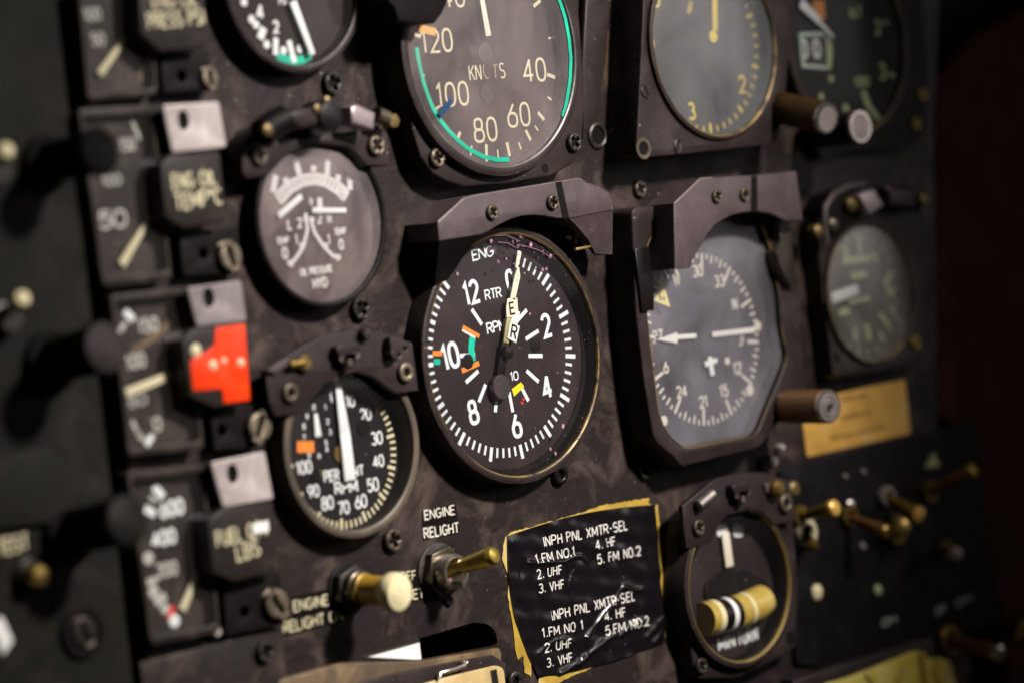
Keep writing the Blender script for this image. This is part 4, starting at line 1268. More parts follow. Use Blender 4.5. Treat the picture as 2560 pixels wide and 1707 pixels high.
t.part('needle', m, paint("needle_white", (.72, .70, .64), .5, wear=0, bump=0))
m = MB()
bar(m, A(*CH((705, 350)), zp), A(*CH((728, 495)), zp), 2.6, 2.8, zp - .4, zp)
bar(m, A(*CH((668, 410)), zp), A(*CH((765, 375)), zp), 2.4, 2.0, zp - .45, zp - .05)
t.part('plane_symbol', m, WHITE)
zg = zo - 2.6
m = MB().prism(P(CG((325, 910), (395, 1155), (270, 1105)), zg - .6), zg - 1.2, zg - .6)
t.part('yellow_bug', m, paint("bug_yellow", (.68, .60, .22), .5, wear=0, bump=0))
m = MB(); span(m, "M", CG((310, 1085)), CG((350, 1090)), zg - .5, 14, .2); t.part('bug_letter', m, BLACK)
t.part('glass', MB().flat([c + (p - c) * .995 for p in ip], zg), G_BLUE)
m = MB().prism(P(CG((120, 700), (230, 680), (265, 950), (270, 1180), (175, 1190)), zo + 1.5), zo, zo + 1.5, bevel=.4)
t.part('worn_clip', m, BLACKGLOSS)
screw_part(t, *CG((1300, 750)), zo, 20, 'cross', 10, STEEL)

def ring_cap(t, b, a, L):
    for r0, r1 in ((4.6, 4.0), (2.7, 2.1)):
        t.part('end_groove', MB().lathe([(r0, L + .02), (r0, L + .12), (r1, L + .12), (r1, L + .02)], (b.x, b.y, 13), a, caps=False), NICKEL)
    t.part('end_screw', MB().lathe([(1.3, L), (1.2, L + .5), (.001, L + .7)], (b.x, b.y, 13), a), DARKSTEEL)
    p = Vector((b.x, b.y, 13)) + a * L * .55 + Vector((-.2, .78, .62)) * 6.7
    t.part('set_hole', MB().lathe([(2.4, 0), (2.4, .5)], p, Vector((-.2, .78, .62)), n=20), BLACK)
lathe_knob('heading_knob', 'brown barrel knob with ringed pale end beside the amber placard', (1952, 1016), 13, (2074, 1015), 41, 7.2, BROWN, GREYCAP, extra=ring_cap)

zf = 27
t = Thing('light_shield', 'angular dark light shield over the compass card', 'light shield', (*A(1840, 520, zf), 0), 'angular light shields over the gauges')
fr = [(425, 340), (632, 146), (1040, 122), (1382, 90), (1436, 468), (1300, 478), (1240, 445), (1180, 420), (1115, 408), (1050, 404), (965, 412), (880, 432), (810, 466), (742, 512), (690, 580), (640, 655), (592, 735), (560, 800), (540, 850), (432, 853)]
front = P(CG(*fr), zf)
t.part('front_plate', MB().prism(front, zf - 3, zf, bevel=.4), SHIELD)
worn(t, CG, ((428, 342), (632, 147), (720, 142)), zf)
outer = P(CG((432, 853), (425, 340), (632, 146), (1040, 122), (1382, 90), (1436, 468), (1300, 478)), zf - .6)
sk = MB(); skirt(sk, outer, zf - .6, outer, 11)
t.part('side_wall', sk, SHIELD)
ap = P(CG(*fr[5:20]), zf - 3)
sk = MB(); skirt(sk, ap, zf - 2.9, ap, 15.2)
t.part('arch_lining', sk, BLACK)
t.part('groove_strip', MB().prism(P(CG((1028, 128), (1075, 124), (1078, 402), (1024, 404)), zf), zf - .2, zf + .12), BLACK)
screw_on(t, CG, (768, 285), zf, 17, STEEL, rot=25)
screw_on(t, CG, (985, 272), zf, 17, STEEL, rot=-10)
m = MB().prism(P(CG((1240, 500), (1330, 490), (1345, 560), (1370, 800), (1398, 980), (1330, 985), (1255, 830), (1225, 720), (1265, 640)), 19), 12, 19, bevel=.6)
t.part('leg', m, COLUMN)

# ================================================================== vertical speed gauge (far right)
zf = 10
fl = P(CV((208, 420), (240, 350), (300, 260), (700, 160), (900, 180), (930, 700), (900, 1310), (860, 1345), (345, 1425), (320, 1400)), zf)
g = Gauge('vertical_speed_gauge', 'small gauge with white pointer, half lit, at the far right', 2180, 732, 178, 12, 6, 1.6, G_VSI, rise=3.5, dialmat=DIALB, edge=WORNBRASS)
g.part('flange', MB().prism(fillet(fl, 3, 3), -4, zf, [circ(*g.c, g.R - .3, 80)], bevel=.7), FLANGE)
screw_part(g, *CV((860, 1190)), zf, 18, 'cross', 20, BRASS)
screw_part(g, *CV((370, 1270)), zf, 14, 'cross', 20, DARKSTEEL)
z = g.zm
m = MB()
for p, q, w in (((490, 450), (495, 620), 3), ((385, 660), (570, 640), 3.5), ((580, 600), (610, 660), 3), ((440, 760), (540, 745), 4), ((430, 930), (570, 900), 2.6), ((360, 1000), (430, 985), 4), ((460, 1100), (470, 1180), 3), ((540, 1070), (560, 1180), 4), ((630, 1120), (640, 1180), 3), ((620, 1000), (690, 1090), 4), ((700, 740), (650, 830), 4), ((660, 830), (720, 880), 4), ((400, 560), (410, 640), 3), ((700, 960), (720, 1000), 3)):
    m.ribbon([A(*CV(p), z), A(*CV(q), z)], w * .8, z)
for i in range(0, 24): tick(m, g.c, i * 15, g.ri * .82, g.ri * .92, 1.1, z)
g.part('markings', m, DIMGREEN)
m = MB()
bar(m, A(*CV((315, 905)), z + 1.6), A(*CV((485, 842)), z + 1.6), 4.6, 4.6, z + 1, z + 1.6)
g.part('pointer', m, WHITE)
m = MB().lathe([(6, 0), (6, .8)], (*A(*CV((610, 880)), z), z), n=24)
g.part('hub', m, BLACK)
g.close()
t = Thing('lamp_bridge', 'small dark lamp bridge with brass ends over the far right gauge', 'lamp bridge', (*A(2180, 500, 12), 0), 'lamp bridges over the gauges')
pl = P(CV((250, 320), (300, 230), (420, 175), (640, 165), (860, 180), (900, 330), (600, 330), (480, 380), (400, 440), (350, 500), (290, 545)), 12)
t.part('mount_plate', MB().prism(pl, 0, 12, bevel=.8), BLACK)
t.part('rim_wire', MB().tube(P3(CV, ((275, 545), (262, 420), (265, 310), (320, 225), (420, 175), (520, 160)), 14), 1.6, 10), SHIELD)
t.part('silver_arm', MB().prism(P(CV((490, 230), (590, 190), (655, 300), (560, 360)), 18), 10, 18, bevel=1), paint("silver_arm", (.34, .28, .29)))
t.part('dark_arm', MB().prism(P(CV((690, 190), (860, 190), (868, 320), (700, 300)), 18), 10, 18, bevel=1.4), COLUMN)
for x, y, r in ((460, 290, 3.4), (690, 195, 2.2), (930, 265, 3.0), (340, 420, 3.0), (240, 465, 3.0)):
    t.part('pin', MB().lathe([(r, -3), (r, 1), (r * .6, 2), (.001, 2.2)], (*A(*CV((x, y)), 16), 14), n=18), AGED if x not in (340, 690) else STEEL)

# ================================================================== amber placard
am = P([(2000, 1004), (2262, 946), (2277, 1083), (2018, 1142)], .6)
t = Thing('amber_placard', 'amber placard with three faded printed lines beside the brown knob', 'placard', (*(sum(am, Vector((0, 0))) / 4), 0))
t.part('sheet', MB().prism(fillet(am, 1.2, 2), .02, .6, bevel=.1), AMBER)
m = MB()
rnd = random.Random(5)
for p0, p1 in (((640, 305), (825, 270)), ((640, 455), (880, 400)), ((560, 612), (730, 580)), ((760, 570), (975, 520))):
    a, b = A(*CX(p0), .68), A(*CX(p1), .68)
    d = (b - a).normalized(); x = 0
    while x < (b - a).length:
        w = rnd.uniform(.5, 1.1)
        q = a + d * x
        m.ribbon([q + Vector((0, -1.1)), q + Vector((rnd.uniform(-.3, .3), 1.1))], .45, .66); m.ribbon([q + Vector((0, rnd.choice((-1, 0, 1)))), q + d * w + Vector((0, rnd.choice((-1, 0, 1))))], .4, .68)
        x += w + .8
t.part('faded_print', m, AMBERINK)

# ================================================================== turn and slip gauge
zf = 9
g = Gauge('turn_indicator', 'turn indicator with yellow banded level tube, lettered MIN TURN', 1851, 1460, 208, 13, 4, 3.0, G_CLEAR, rise=1.4, edge=paint("brass_rim_dull", (.30, .22, .07), .4, metal=.6, wear=.3, bump=.1))
fl = P(CU((255, 560), (300, 440), (600, 200), (1000, 250), (1045, 480), (1075, 900), (1062, 1325), (860, 1440), (650, 1535), (395, 1540), (370, 1480), (300, 1000)), zf)
g.part('flange', MB().prism(fillet(fl, 3, 3), -4, zf, [circ(*g.c, g.R - .3, 80)], bevel=.8), FLANGE)
screw_part(g, *CU((420, 1450)), zf, 20, 'cross', 20, DARKSTEEL)
m = MB().prism(fillet(P(CU((990, 1230), (1040, 1200), (1050, 1300), (1000, 1310)), zf), 2), zf - .2, zf + .1)
g.part('empty_hole', m, BLACK)
z = g.zm
m = MB()
for x, y in ((557, 530), (667, 530)): m.prism(fillet(P(CU((x - 35, y - 45), (x + 35, y - 45), (x + 35, y + 45), (x - 35, y + 45)), z), 2.2, 4), z - .02, z + .1)
span(m, "MIN", CU((530, 1308)), CU((645, 1272)), z, 36, .2, gap=.25)
span(m, "TURN", CU((660, 1268)), CU((800, 1228)), z, 36, .2, gap=.25)
g.part('markings', m, WHITE)
m = MB()
bar(m, A(*CU((582, 545)), z + 2), A(*CU((612, 775)), z + 2), 4.8, 4.8, z + 1.5, z + 2)
g.part('turn_needle', m, paint("needle_cream", (.74, .70, .55), .5, wear=0, bump=0))
zt = 6.5
m = MB().prism(fillet(P(CU((440, 900), (560, 800), (700, 790), (830, 860), (880, 900), (860, 1010), (700, 960), (520, 1000), (445, 1020)), z + 1), 3), z, z + 1.2, bevel=.3)
g.part('tube_recess', m, BLACK)
path = [(425, 1134), (540, 1112), (620, 1095), (700, 1070), (780, 1035), (840, 995)]
p3 = P3(CU, path, zt)
tb = MB().tube(p3, [7.2] * 5 + [6.4], 28)
tu = g.part('level_tube', tb, paint("tube_yellow", (.52, .37, .07), .35, wear=.4, wearcol=(.66, .53, .2), bump=.03))
def band(x0, x1, r, mat, name='tube_band'):
    q = []
    for i in range(9):
        x = x0 + (x1 - x0) * i / 8
        for k in range(len(path) - 1):
            if path[k][0] <= x <= path[k + 1][0]:
                u = (x - path[k][0]) / (path[k + 1][0] - path[k][0]); y = path[k][1] + u * (path[k + 1][1] - path[k][1])
        q.append((x, y))
    g.part(name, MB().tube(P3(CU, q, zt), r, 28), mat, tu)
band(505, 560, 7.45, BLACKGLOSS); band(590, 625, 7.45, BLACKGLOSS)
band(560, 590, 7.42, PAPER); band(470, 505, 7.4, CREAMPLASTIC); band(690, 712, 7.42, CREAMPLASTIC)
g.close()
zb = 14
t = Thing('lamp_bridge', 'brown lamp bridge with cut corners above the turn indicator', 'lamp bridge', (*A(1850, 1240, zb), 0), 'lamp bridges over the gauges')
op = P(CU((292, 362), (508, 182), (700, 136), (860, 138), (1008, 192), (1040, 330), (1056, 462), (912, 492), (870, 445), (800, 410), (730, 398), (655, 412), (600, 425), (540, 480), (482, 615), (400, 635), (322, 650), (300, 500)), zb)
t.part('mount_plate', MB().prism(op, zb - 3, zb, bevel=.5), FLANGE)
t.part('standoff', MB().prism(fillet(P(CU((320, 480), (430, 440), (450, 590), (330, 620)), zb - 4), 2), 0, zb - 2.9), BLACK)
t.part('standoff', MB().prism(fillet(P(CU((920, 300), (1020, 300), (1030, 440), (930, 460)), zb - 4), 2), 0, zb - 2.9), BLACK)
screw_part(t, *CU((402, 510)), zb, 20, 'cross', 20, STEEL)
screw_part(t, *CU((990, 345)), zb, 24, 'hex', 20, STEEL)
tri_cap(t, CU, 678, 262, zb + 2.4, 9, 180)
t.part('silver_clip', MB().tube(P3(CU, ((395, 362), (490, 282)), zb + 2), 2.4, 12), NICKEL)
t.part('clip_block', MB().prism(P(CU((420, 360), (495, 290), (500, 330), (430, 390)), zb + 2), zb, zb + 2, bevel=.5), STEEL)
t.part('notch_bar', MB().prism(P(CU((735, 380), (850, 400), (855, 430), (740, 410)), zb + 1), zb - .5, zb + .8, bevel=.3), BLACK)
t.part('brass_screw', MB().lathe([(3.6, 0), (3.6, 4), (2.4, 5.4), (.001, 5.6)], (*A(*CU((955, 245)), zb + 5), zb), n=22), BRASS)
t.part('side_lug', MB().prism(P(CU((850, 215), (920, 200), (940, 265), (860, 275)), zb + 1.5), zb, zb + 1.5, bevel=.5), SHIELD)
t.part('brass_nut', MB().lathe([(3.4, 0), (3.4, 4), (2.2, 5), (.001, 5)], (*A(*CU((1078, 248)), zb), zb - 6), n=20), AGED)
t.part('white_pin', MB().lathe([(3.2, -2), (3.2, 1.5), (2.2, 3), (.001, 3.4)], (*A(*CU((902, 65)), 4), 2), n=20), PLATE)

# ================================================================== toggle, button and their lettering
def patch_words(label, quad, lines, mat=CREAM):
    q = P(quad, .3)
    t = Thing('lettered_placard', label, 'placard', (*(sum(q, Vector((0, 0))) / len(q)), 0))
    t.part('sheet', MB().prism(q, .03, .3), BLACK)
    m = MB()
    for s, p0, p1, h in lines: span(m, s, p0, p1, .36, h, .165, .22)
    t.part('lettering', m, mat)
patch_words('small black label ENGINE RELIGHT above the toggle', CT((1256, 232), (1512, 180), (1542, 405), (1262, 462)),
            [("ENGINE", CT((1270, 270)), CT((1508, 225)), 26), ("RELIGHT", CT((1265, 410)), CT((1540, 362)), 28)], paint("label_white", (.74, .72, .62), .5, wear=.1, bump=0))
patch_words('small black label ENGINE RELIGHT ON left of the cream button', CT((245, 905), (530, 838), (540, 940), (650, 935), (650, 1090), (180, 1210), (170, 1090), (250, 1060)),
            [("ENGINE", CT((256, 975)), CT((530, 920)), 29), ("RELIGHT ON", CT((178, 1140)), CT((640, 1035)), 30)])
patch_words('small black label OFF RESET half hidden behind the cream button', CT((1080, 705), (1215, 680), (1230, 800), (1275, 800), (1285, 910), (1120, 950)),
            [("OFF", CT((1085, 745)), CT((1208, 730)), 25), ("RESET", CT((1040, 905)), CT((1270, 868)), 27)])

def hexa(c, r, rot=0): return [Vector(c) + Vector((r * math.cos(math.radians(60 * i + rot)), r * math.sin(math.radians(60 * i + rot)))) for i in range(6)]
b = A(1108, 1428, 3)
t = Thing('toggle_switch', 'brass lever toggle switch under the ENGINE RELIGHT label', 'switch', (b.x, b.y, 0))
t.part('washer', MB().lathe([(11.2, 0), (11.2, 1), (10.4, 1.3)], (b.x, b.y, 0)), DARKSTEEL)
t.part('nut', MB().prism(hexa(b, 10.2, 10), 1.3, 5, [circ(b.x, b.y, 6.4, 30)], bevel=.5), paint("dark_nut", (.10, .085, .06), .32, metal=.8, wear=.4, wearcol=(.3, .26, .18), bump=.15))
t.part('bushing', MB().lathe([(6.9, 1), (6.9, 10), (6.6, 10.6), (5.4, 10.6), (4.9, 9.6), (4.2, 4)], (b.x, b.y, 0), n=48, caps=False), NICKEL)
t.part('socket', MB().lathe([(.001, 4.2), (4.6, 4.2)], (b.x, b.y, 0), caps=False), paint("dark_red_socket", (.10, .02, .01), .4, wear=.3, bump=0))
tip = A(*CT((1822, 575)), 29)
p0 = Vector((b.x, b.y, 5)); ax = Vector((tip.x, tip.y, 29)) - p0; L = ax.length
t.part('lever', MB().lathe([(2.5, 0), (2.8, L * .25), (3.2, L * .55), (3.6, L * .85), (3.6, L * .93), (3.0, L * .985), (1.9, L), (.001, L + .3)], p0, ax, n=32), paint("lever_brass", (.46, .35, .07), .24, metal=.7, wear=.2, bump=.04))

b = A(880, 1470, 3)
t = Thing('push_button', 'large cream capped brass push button left of the toggle', 'button', (b.x, b.y, 0))
t.part('washer', MB().lathe([(10, 0), (10, 1), (9.4, 1.3)], (b.x, b.y, 0)), BLACK)
t.part('nut', MB().prism(hexa(b, 9.2, 20), 1.3, 5, bevel=.6), DARKSTEEL)
t.part('bushing', MB().lathe([(6.8, 4), (6.8, 8), (6.2, 8.5)], (b.x, b.y, 0)), paint("dark_nut", (.1, .08, .06)))
tip = A(*CT((1085, 868)), 27)
p0 = Vector((b.x, b.y, 5)); ax = Vector((tip.x, tip.y, 27)) - p0; L = ax.length
t.part('collar', MB().lathe([(6.4, 0), (6.4, 5), (5.6, 5.5)], p0, ax), BRASS)
t.part('stem', MB().lathe([(5.6, 3), (5.6, L * .62), (6.0, L * .70)], p0, ax, n=48), paint("stem_amber", (.46, .27, .03), .35, wear=.1, bump=0))
t.part('cap', MB().lathe([(6.0, L * .68), (7.4, L * .80), (7.5, L * .92), (6.9, L * .99), (5.8, L + .2), (.001, L + .4)], p0, ax, n=48), CREAMPLASTIC)

# ================================================================== wrinkled black placard with yellow backing
yb = CP((196, 440), (240, 400), (420, 352), (600, 300), (780, 250), (950, 192), (1120, 165), (1310, 138), (1300, 170), (1345, 200), (1372, 182), (1385, 330), (1412, 560), (1408, 700), (1440, 880), (1436, 960), (1450, 1060), (1432, 1245), (1200, 1320), (900, 1435), (700, 1520), (580, 1570), (450, 1580), (455, 1500), (398, 1370), (392, 1520), (345, 1480), (330, 1350), (290, 1385), (272, 1290), (258, 1150), (232, 1020), (212, 860), (220, 760), (172, 600), (180, 500))
q = P(yb, .3)
t = Thing('wrinkled_placard', 'wrinkled black placard INPH PNL XMTR-SEL with torn yellow tape edges', 'placard', (*A(1460, 1460, 0), 0))
rnd = random.Random(11)
rag = []
for i in range(len(q)):
    a, b = q[i], q[(i + 1) % len(q)]
    k = max(1, int((b - a).length / 1.3))
    for j in range(k):
        p = a + (b - a) * j / k
        rag.append(p + Vector((rnd.uniform(-.28, .28), rnd.uniform(-.28, .28))))
t.part('yellow_tape', MB().prism(rag, .03, .4), YTAPE)
cor = [A(*CP(p), .8) for p in ((212, 430), (1354, 186), (1432, 1246), (452, 1520))]
ridges = [(CP((505, 380), (512, 560), (515, 720), (520, 860), (548, 990), (580, 1130), (610, 1220)), .30, -1.0), (CP((665, 320), (690, 440), (690, 600), (700, 700), (680, 850), (710, 1000), (742, 1180), (765, 1330), (775, 1420)), .30, -1.0), (CP((930, 250), (955, 380), (1000, 540), (1060, 640), (1105, 740)), .32, -1.0),
          (CP((720, 705), (695, 780), (680, 850)), .6, .9), (CP((370, 635), (520, 632), (650, 625), (720, 590), (780, 582), (825, 625)), .8, 1.2), (CP((820, 1210), (880, 1130), (960, 1020), (1040, 930), (1100, 820), (1180, 850), (1250, 840)), .8, 1.2),
          (CP((450, 1335), (510, 1280), (580, 1235), (640, 1225), (735, 1245)), .7, .9), (CP((620, 1490), (780, 1400), (900, 1290), (1020, 1200), (1090, 1190), (1160, 1130), (1260, 1080)), 1.3, 1.5), (CP((1010, 1310), (1030, 1220), (1080, 1180)), .5, -.8), (CP((1120, 1260), (1150, 1160), (1200, 1040)), .5, -.8), (CP((1240, 1250), (1220, 1150), (1200, 1050)), .6, .9),
          (CP((1290, 1210), (1350, 1130), (1420, 1060)), 1.6, 1.4), (CP((1340, 1250), (1400, 1180)), 1.2, 1.0), (CP((240, 480), (280, 700), (300, 900)), 1.4, .7), (CP((820, 1210), (830, 1330)), .5, .9)]
ridges = [(P(r, .8), w, h) for r, w, h in ridges]
def seg_d(p, a, b):
    d = b - a
    u = max(0, min(1, (p - a).dot(d) / max(1e-9, d.dot(d))))
    return (p - a - d * u).length
def film_h(p):
    h = 0
    for pts, w, a in ridges:
        d = min(seg_d(p, pts[i], pts[i + 1]) for i in range(len(pts) - 1))
        if d < w * 4: h += (a * .62 if a > 0 else a * .42) * math.exp(-(d / w) ** 2)
    h += .2 * math.sin(p.x * .33 + p.y * .6) * math.sin(p.y * .21 - p.x * .15) + .12 * math.sin(p.x * .55 + 1.3 * math.sin(p.y * .3)) + .1 * math.sin(p.y * .42 + p.x * .2)
    return .95 + h
N = 150
vs, fs = [], []
for j in range(N + 1):
    for i in range(N + 1):
        u, v = i / N, j / N
        p = (cor[0] * (1 - u) + cor[1] * u) * (1 - v) + (cor[3] * (1 - u) + cor[2] * u) * v
        p = p + Vector((-5.6 * math.sin(math.pi * v) * (1 - u), 2.5 * math.sin(math.pi * u) * (1 - v) - 2.0 * math.sin(math.pi * u) * v))
        vs.append((p.x, p.y, film_h(p)))
for j in range(N):
    for i in range(N):
        k = j * (N + 1) + i
        fs.append([k, k + N + 1, k + N + 2, k + 1])
edge = [i for i in range(N + 1)] + [j * (N + 1) + N for j in range(1, N + 1)] + [N * (N + 1) + i for i in range(N - 1, -1, -1)] + [j * (N + 1) for j in range(N - 1, 0, -1)]
o = len(vs)
vs += [(vs[e][0], vs[e][1], .42) for e in edge]
for i in range(len(edge)):
    j = (i + 1) % len(edge)
    fs.append([edge[i], edge[j], o + j, o + i])
t.part('black_film', MB().add(vs, fs), FILM, smooth=60)
m = MB()
for s, p0, p1, h in (("INPH PNL XMTR-SEL", (488, 475), (1138, 342), 27), ("1.FM NO.1", (425, 612), (735, 545), 25), ("2. UHF", (440, 727), (632, 688), 25), ("3. VHF", (450, 837), (650, 800), 25), ("4. HF", (890, 500), (1048, 468), 25), ("5. FM NO.2", (905, 612), (1242, 540), 26),
                     ("INPH PNL XMTR-SEL", (550, 1048), (1195, 888), 27), ("1.FM NO 1", (478, 1182), (800, 1115), 25), ("2. UHF", (498, 1297), (705, 1255), 25), ("3. VHF", (512, 1412), (715, 1365), 25), ("4. HF", (958, 1052), (1125, 1015), 25), ("5.FM NO.2", (965, 1165), (1305, 1080), 26)):
    span(m, s, CP(p0), CP(p1), 1.0, h, .155, .27, dens=7)
m.v = [Vector((v.x, v.y, film_h(Vector((v.x, v.y))) + .13 + (v.z - 1.0))) for v in m.v]
t.part('lettering', m, paint("film_white", (.74, .72, .66), .5, wear=0, bump=0))

# ================================================================== slot, ledge, lower edge
m = MB().prism(P(CT((700, 1345), (1226, 1190), (1250, 1400), (700, 1400)), -2.8), -3.2, -2.8)
solid('paper_scrap', 'bright white paper triangle showing inside the long slot', 'paper', m, PAPER, (*A(970, 1640, -3), -3))
m = MB().prism(P(CT((-60, 1420), (180, 1545), (640, 1408), (1250, 1395), (1860, 1290), (1890, 1330), (1890, 1700), (-60, 1760)), 3) if False else P(CT((150, 1545), (640, 1408), (1250, 1396), (1850, 1295), (1870, 1330), (1880, 1900), (100, 1900)), 4), .02, 4, bevel=.8)
solid('lower_ledge', 'worn tan metal ledge running under the long slot', 'ledge', m, TAN, (*A(950, 1690, 4), 0))
m = MB().prism(P(CT((640, 1600), (1000, 1500), (1400, 1420), (1800, 1350), (1900, 1410), (1900, 1800), (600, 1800)), 6), 4.02, 6.2, bevel=.6)
solid('dark_strip', 'dark frame strip below the tan ledge around the cream label', 'frame', m, FLANGE, (*A(1100, 1700, 6), 4))
t = Thing('cream_label', 'cream label with grey stripe at the bottom edge', 'label', (*A(1180, 1690, 7), 6.3))
t.part('sheet', MB().prism(fillet(P(CT((1150, 1605), (1400, 1530), (1820, 1428), (1880, 1450), (1900, 1620), (1900, 1800), (1150, 1800)), 7), 2), 6.3, 7.4, bevel=.3), paint("aged_cream", (.62, .46, .20), .5, wear=.5, wearcol=(.72, .6, .36), bump=.2))
t.part('grey_stripe', MB().prism(P(CT((1780, 1470), (1830, 1455), (1850, 1600), (1800, 1620)), 7.5), 7.42, 7.55), COLUMN)
m = MB().tube(P3(CT, ((1380, 1530), (1395, 1490), (1500, 1460), (1580, 1430), (1600, 1400), (1560, 1400)), 8.2), .9, 10)
solid('wire_hook', 'thin silver wire hook lying on the dark frame strip', 'hook', m, NICKEL, (*A(1150, 1660, 8), 7))
m = MB().prism(P([(352, 1656), (520, 1614), (705, 1565), (716, 1720), (720, 1900), (380, 1900)], 3), .02, 3, bevel=.6)
solid('lower_rail', 'dark flat rail under the FUEL QTY indicator at bottom left', 'rail', m, COLUMN, (*A(540, 1660, 3), 0))

# ================================================================== switch panel at lower right
sp = P([(1948, 1178), (2110, 1133), (2290, 1086), (2440, 1052), (2475, 1400), (2500, 1560), (2330, 1610), (2100, 1668), (1990, 1660), (1988, 1400)], 2.5)
solid('switch_plate', 'near black switch plate below the amber placard', 'plate', MB().prism(fillet(sp, 2, 2), .02, 2.5, bevel=.5), paint("switch_plate_paint", (.0065, .0058, .0068), .45, wear=.3, bump=.15, spec=.12), (*A(2200, 1350, 2.5), 0))

def far_toggle(label, base, tip, zt, r, ring=BRASS, lever=None, tipmat=None, nut=5.0):
    b = A(*base, 5)
    t = Thing('toggle_switch', label, 'switch', (b.x, b.y, 2.5), 'toggle switches on the lower right switch plate')
    t.part('bushing', MB().lathe([(nut, 2.5), (nut, 5), (nut * .92, 5.5), (nut * .62, 5.5), (nut * .55, 4)], (b.x, b.y, 0), n=28, caps=False), ring)
    e = A(*tip, zt)
    p0 = Vector((b.x, b.y, 3.5)); ax = Vector((e.x, e.y, zt)) - p0; L = ax.length
    t.part('lever', MB().lathe([(r * .55, 0), (r * .75, L * .5), (r, L * .84), (r * .95, L * .9)], p0, ax, n=22), lever or BRASS)
    t.part('lever_tip', MB().lathe([(r * 1.02, L * .86), (r, L * .96), (r * .7, L), (.001, L + .1)], p0, ax, n=22), tipmat or BRASS)
    return t
lb = paint("aged_lever", (.24, .17, .03), .36, metal=.7, wear=.3, bump=.04)
tipm = paint("tip_amber", (.80, .48, .12), .3, metal=.3, wear=.1, bump=0)
far_toggle('toggle with round amber tip, nearest the turn indicator lamp bridge', CX((330, 1225)), CX((602, 1150)), 24, 3.6, BRASS, lb, tipm)
far_toggle('dark toggle lever with gold tip in the middle of the switch plate', CX((715, 1225)), CX((1000, 1350)), 26, 3.2, BRASS, BROWN, BRASS)
far_toggle('yellow brass toggle sloping down to the right on the switch plate', CX((1010, 1070)), CX((1262, 1225)), 22, 3.8, GREYCAP, lb, tipm)
far_toggle('faint brass toggle pointing up at the right end of the switch plate', CX((1345, 1030)), CX((1690, 850)), 26, 3.8, BRASS, BROWN, lb)
far_toggle('stub brass toggle below the yellow brass one', CX((1080, 1330)), CX((1110, 1310)), 16, 4.2, lb, BRASS, BRASS, 7)
far_toggle('dark open ring toggle beside the turn indicator', CX((375, 1350)), CX((420, 1460)), 14, 2.6, CREAM, BLACK, lb, 6.5)
far_toggle('lone brass toggle far down the right side of the plate', CX((1470, 1480)), CX((1540, 1520)), 20, 3.2, lb, BROWN, GREYCAP, 4.5)
far_toggle('brass toggle with glinting tip at the bottom right corner', CY((1640, 1200)), CY((2085, 1320)), 30, 4.4, BRASS, BROWN, NICKEL, 7)
for lab, x, y, r, mat, f in (('pale domed screw right of the turn indicator rim', 490, 785, 20, CREAMPLASTIC, CY), ('small pale green screw in the middle of the switch plate', 1010, 770, 14, DIMGREEN, CY),
                            ('small silver screw under the amber tipped toggle', 715, 1135, 16, NICKEL, CX), ('tiny dull screw under the dark toggle lever', 803, 1458, 11, GREYCAP, CX), ('tiny dull screw on the upper edge of the switch plate', 665, 912, 8, GREYCAP, CX), ('second tiny dull screw on the upper edge, nearer the toggles', 805, 875, 8, GREYCAP, CX)):
    c = A(*f((x, y)), 3)
    rr = r * mmpx(*f((x, y)), 3)
    solid('plate_screw', lab, 'screw', MB().lathe([(rr, 0), (rr, .8), (rr * .7, 1.6), (.001, 1.9)], (c.x, c.y, 2.5), n=20), mat, (c.x, c.y, 2.5), 'screws on the switch plate')
t = Thing('plate_lettering', 'dim white switch lettering along the lower edge of the switch plate', 'lettering', (*A(2290, 1530, 2.6), 2.55))
for w_, p0, p1 in (("ON", (1045, 1060), (1170, 1005)), ("OFF", (1505, 960), (1600, 915)), ("ON", (1680, 890), (1815, 825))):
    m = MB()
    span(m, w_, CY(p0), CY(p1), 2.6, 20, .24)
    t.part('word', m, GREYMARK)
m = MB().prism(P(CX((1365, 720), (1415, 830), (1300, 845)), 4), 2.55, 4, bevel=.4)
solid('index_marker', 'small pale green triangular marker at the right of the switch plate', 'marker', m, DIMGREEN, (*A(2332, 1155, 4), 2.5))
m = MB().prism(P([(1985, 1700), (2140, 1650), (2330, 1592), (2345, 1640), (2300, 1700), (2200, 1780), (1985, 1780)], 8), .02, 8, bevel=1)
solid('lower_bar', 'dark bar under the switch plate beside the yellow sheet', 'bar', m, FLANGE, (*A(2150, 1680, 8), 0))
q = P(CY((560, 1575), (760, 1520), (1000, 1425), (1330, 1290), (1425, 1305), (1440, 1360), (1560, 1350), (1640, 1390), (1700, 1650), (1700, 1900), (560, 1900)), 10)
vs, fs = [], []
cq = sum(q, Vector((0, 0))) / len(q)
m = MB().prism(fillet(q, 2, 3), 8.1, 10, bevel=.5)
t = Thing('yellow_sheet', 'crumpled yellow sheet at the bottom right edge', 'sheet', (*cq, 8))
t.part('sheet', m, OLIVE)
for pts, r in (((( 1380, 1310), (1400, 1450), (1420, 1600)), 2.2), (((900, 1480), (960, 1560), (980, 1650)), 1.4), (((1240, 1440), (1180, 1540), (1200, 1640)), 1.6), (((1520, 1370), (1500, 1460), (1540, 1600)), 1.6)):
    t.part('fold', MB().tube(P3(CY, pts, 10), r, 10), YTAPE)
c = A(*CY((2225, 1130)), 12)
solid('brass_clip', 'thin brass clip at the right edge near the bottom', 'clip', MB().prism(fillet(P(CY((2190, 1190), (2260, 1030), (2300, 1010), (2300, 1090), (2220, 1190)), 12), 1.5), 4, 12, bevel=.5), lb, (c.x, c.y, 4))

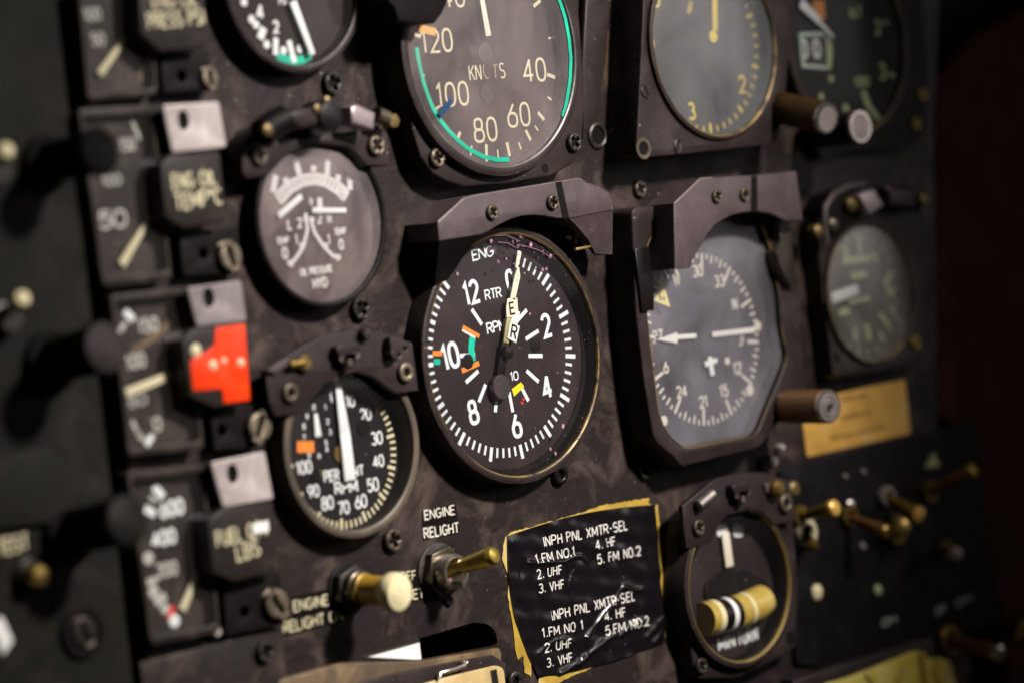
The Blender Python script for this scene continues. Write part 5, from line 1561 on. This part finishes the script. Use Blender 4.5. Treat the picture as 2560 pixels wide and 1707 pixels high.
# ================================================================== loose screws in the panel sheet
for lab, p, r, kind, rot, mat in (
    ('dark screw between the green arc gauge and the lamp bridge below it', CD((1035, 655)), 30, 'cross', 15, DARKSTEEL),
    ('dark screw right under the milky gauge', CE((915, 1495)), 30, 'cross', 30, DARKSTEEL),
    ('worn steel screw under the percent rpm gauge', CF((965, 1440)), 29, 'cross', 12, STEEL),
    ('steel screw left of the brown compass light shield', CG((158, 230)), 21, 'cross', 20, STEEL),
    ('steel screw below the lower left corner of the compass bezel', CH((200, 1240)), 22, 'cross', 25, STEEL),
    ('black bolt head under the tachometer rim', CS((1360, 1385)), 26, 'hex', 10, BLACKGLOSS),
    ('dark screw in the rail at the bottom left', (663, 1628), 28, 'cross', 10, DARKSTEEL),
    ('dull screw half hidden under the rpm gauge rim', CF((575, 1445)), 16, 'slot', 60, DARKSTEEL),
    ('small black screw on the edge of the slot', CT((1470, 930)), 14, 'hex', 0, BLACK),
    ('round dark screw head at the bottom next to the placard corner', CP((270, 1550)), 26, 'hex', 0, DARKSTEEL),
):
    screw_thing(lab, *p, 0 if 'rail' not in lab else 3, r, kind, rot, mat)
c = A(*CALT((150, 1110)), 1)
t = Thing('rivet_nut', 'corroded brass rivet nut right of the airspeed gauge', 'rivet nut', (c.x, c.y, 0))
t.part('ring', MB().lathe([(5.8, 0), (5.5, 1.0), (4.6, 1.4), (3.9, 1.0), (3.7, .2)], (c.x, c.y, 0), n=13, caps=False), DARKSTEEL)
t.part('hole', MB().lathe([(.001, .3), (4.1, .3)], (c.x, c.y, 0), caps=False), BLACK)
for lab, x, y, r in (('small bright pin under the compass bezel, the lower of two', 1932, 1153, 13), ('small bright pin under the compass bezel, the upper of two', 1953, 1118, 9), ('screw glint added as a white bead on the lower end of the column', 540, 1578, 15)):
    c = A(x, y, 3)
    rr = r * mmpx(x, y, 3)
    solid('bright_pin', lab, 'pin', MB().lathe([(rr, 0), (rr, 2), (rr * .7, 3.2), (.001, 3.6)], (c.x, c.y, 1), n=20), PLATE, (c.x, c.y, 0), 'bright pins on the panel')  # the column bead stands in for the bright glint of a screw
# trim strips between the airspeed gauge and the altimeter
m = MB().prism(P(CALT((60, -200), (275, -200), (215, 520), (160, 900), (30, 1150), (20, 500)), 4), .02, 4, bevel=1.2)
solid('trim_strip', 'dark worn vertical strip between airspeed gauge and altimeter', 'strip', m, FLANGE, (*A(1490, 150, 4), 0))
m = MB()
for pts in (((318, 370), (312, 540), (290, 960)), ((375, 350), (370, 500), (340, 1000)), ((232, 250), (222, 430), (215, 700))):
    m.ribbon([A(*CALT(p), .1) for p in pts], .4, .08)
solid('paint_scratches', 'thin brassy scratches on the dark panel left of the altimeter', 'scratches', m, WORNBRASS, (*A(1550, 200, 0), 0))
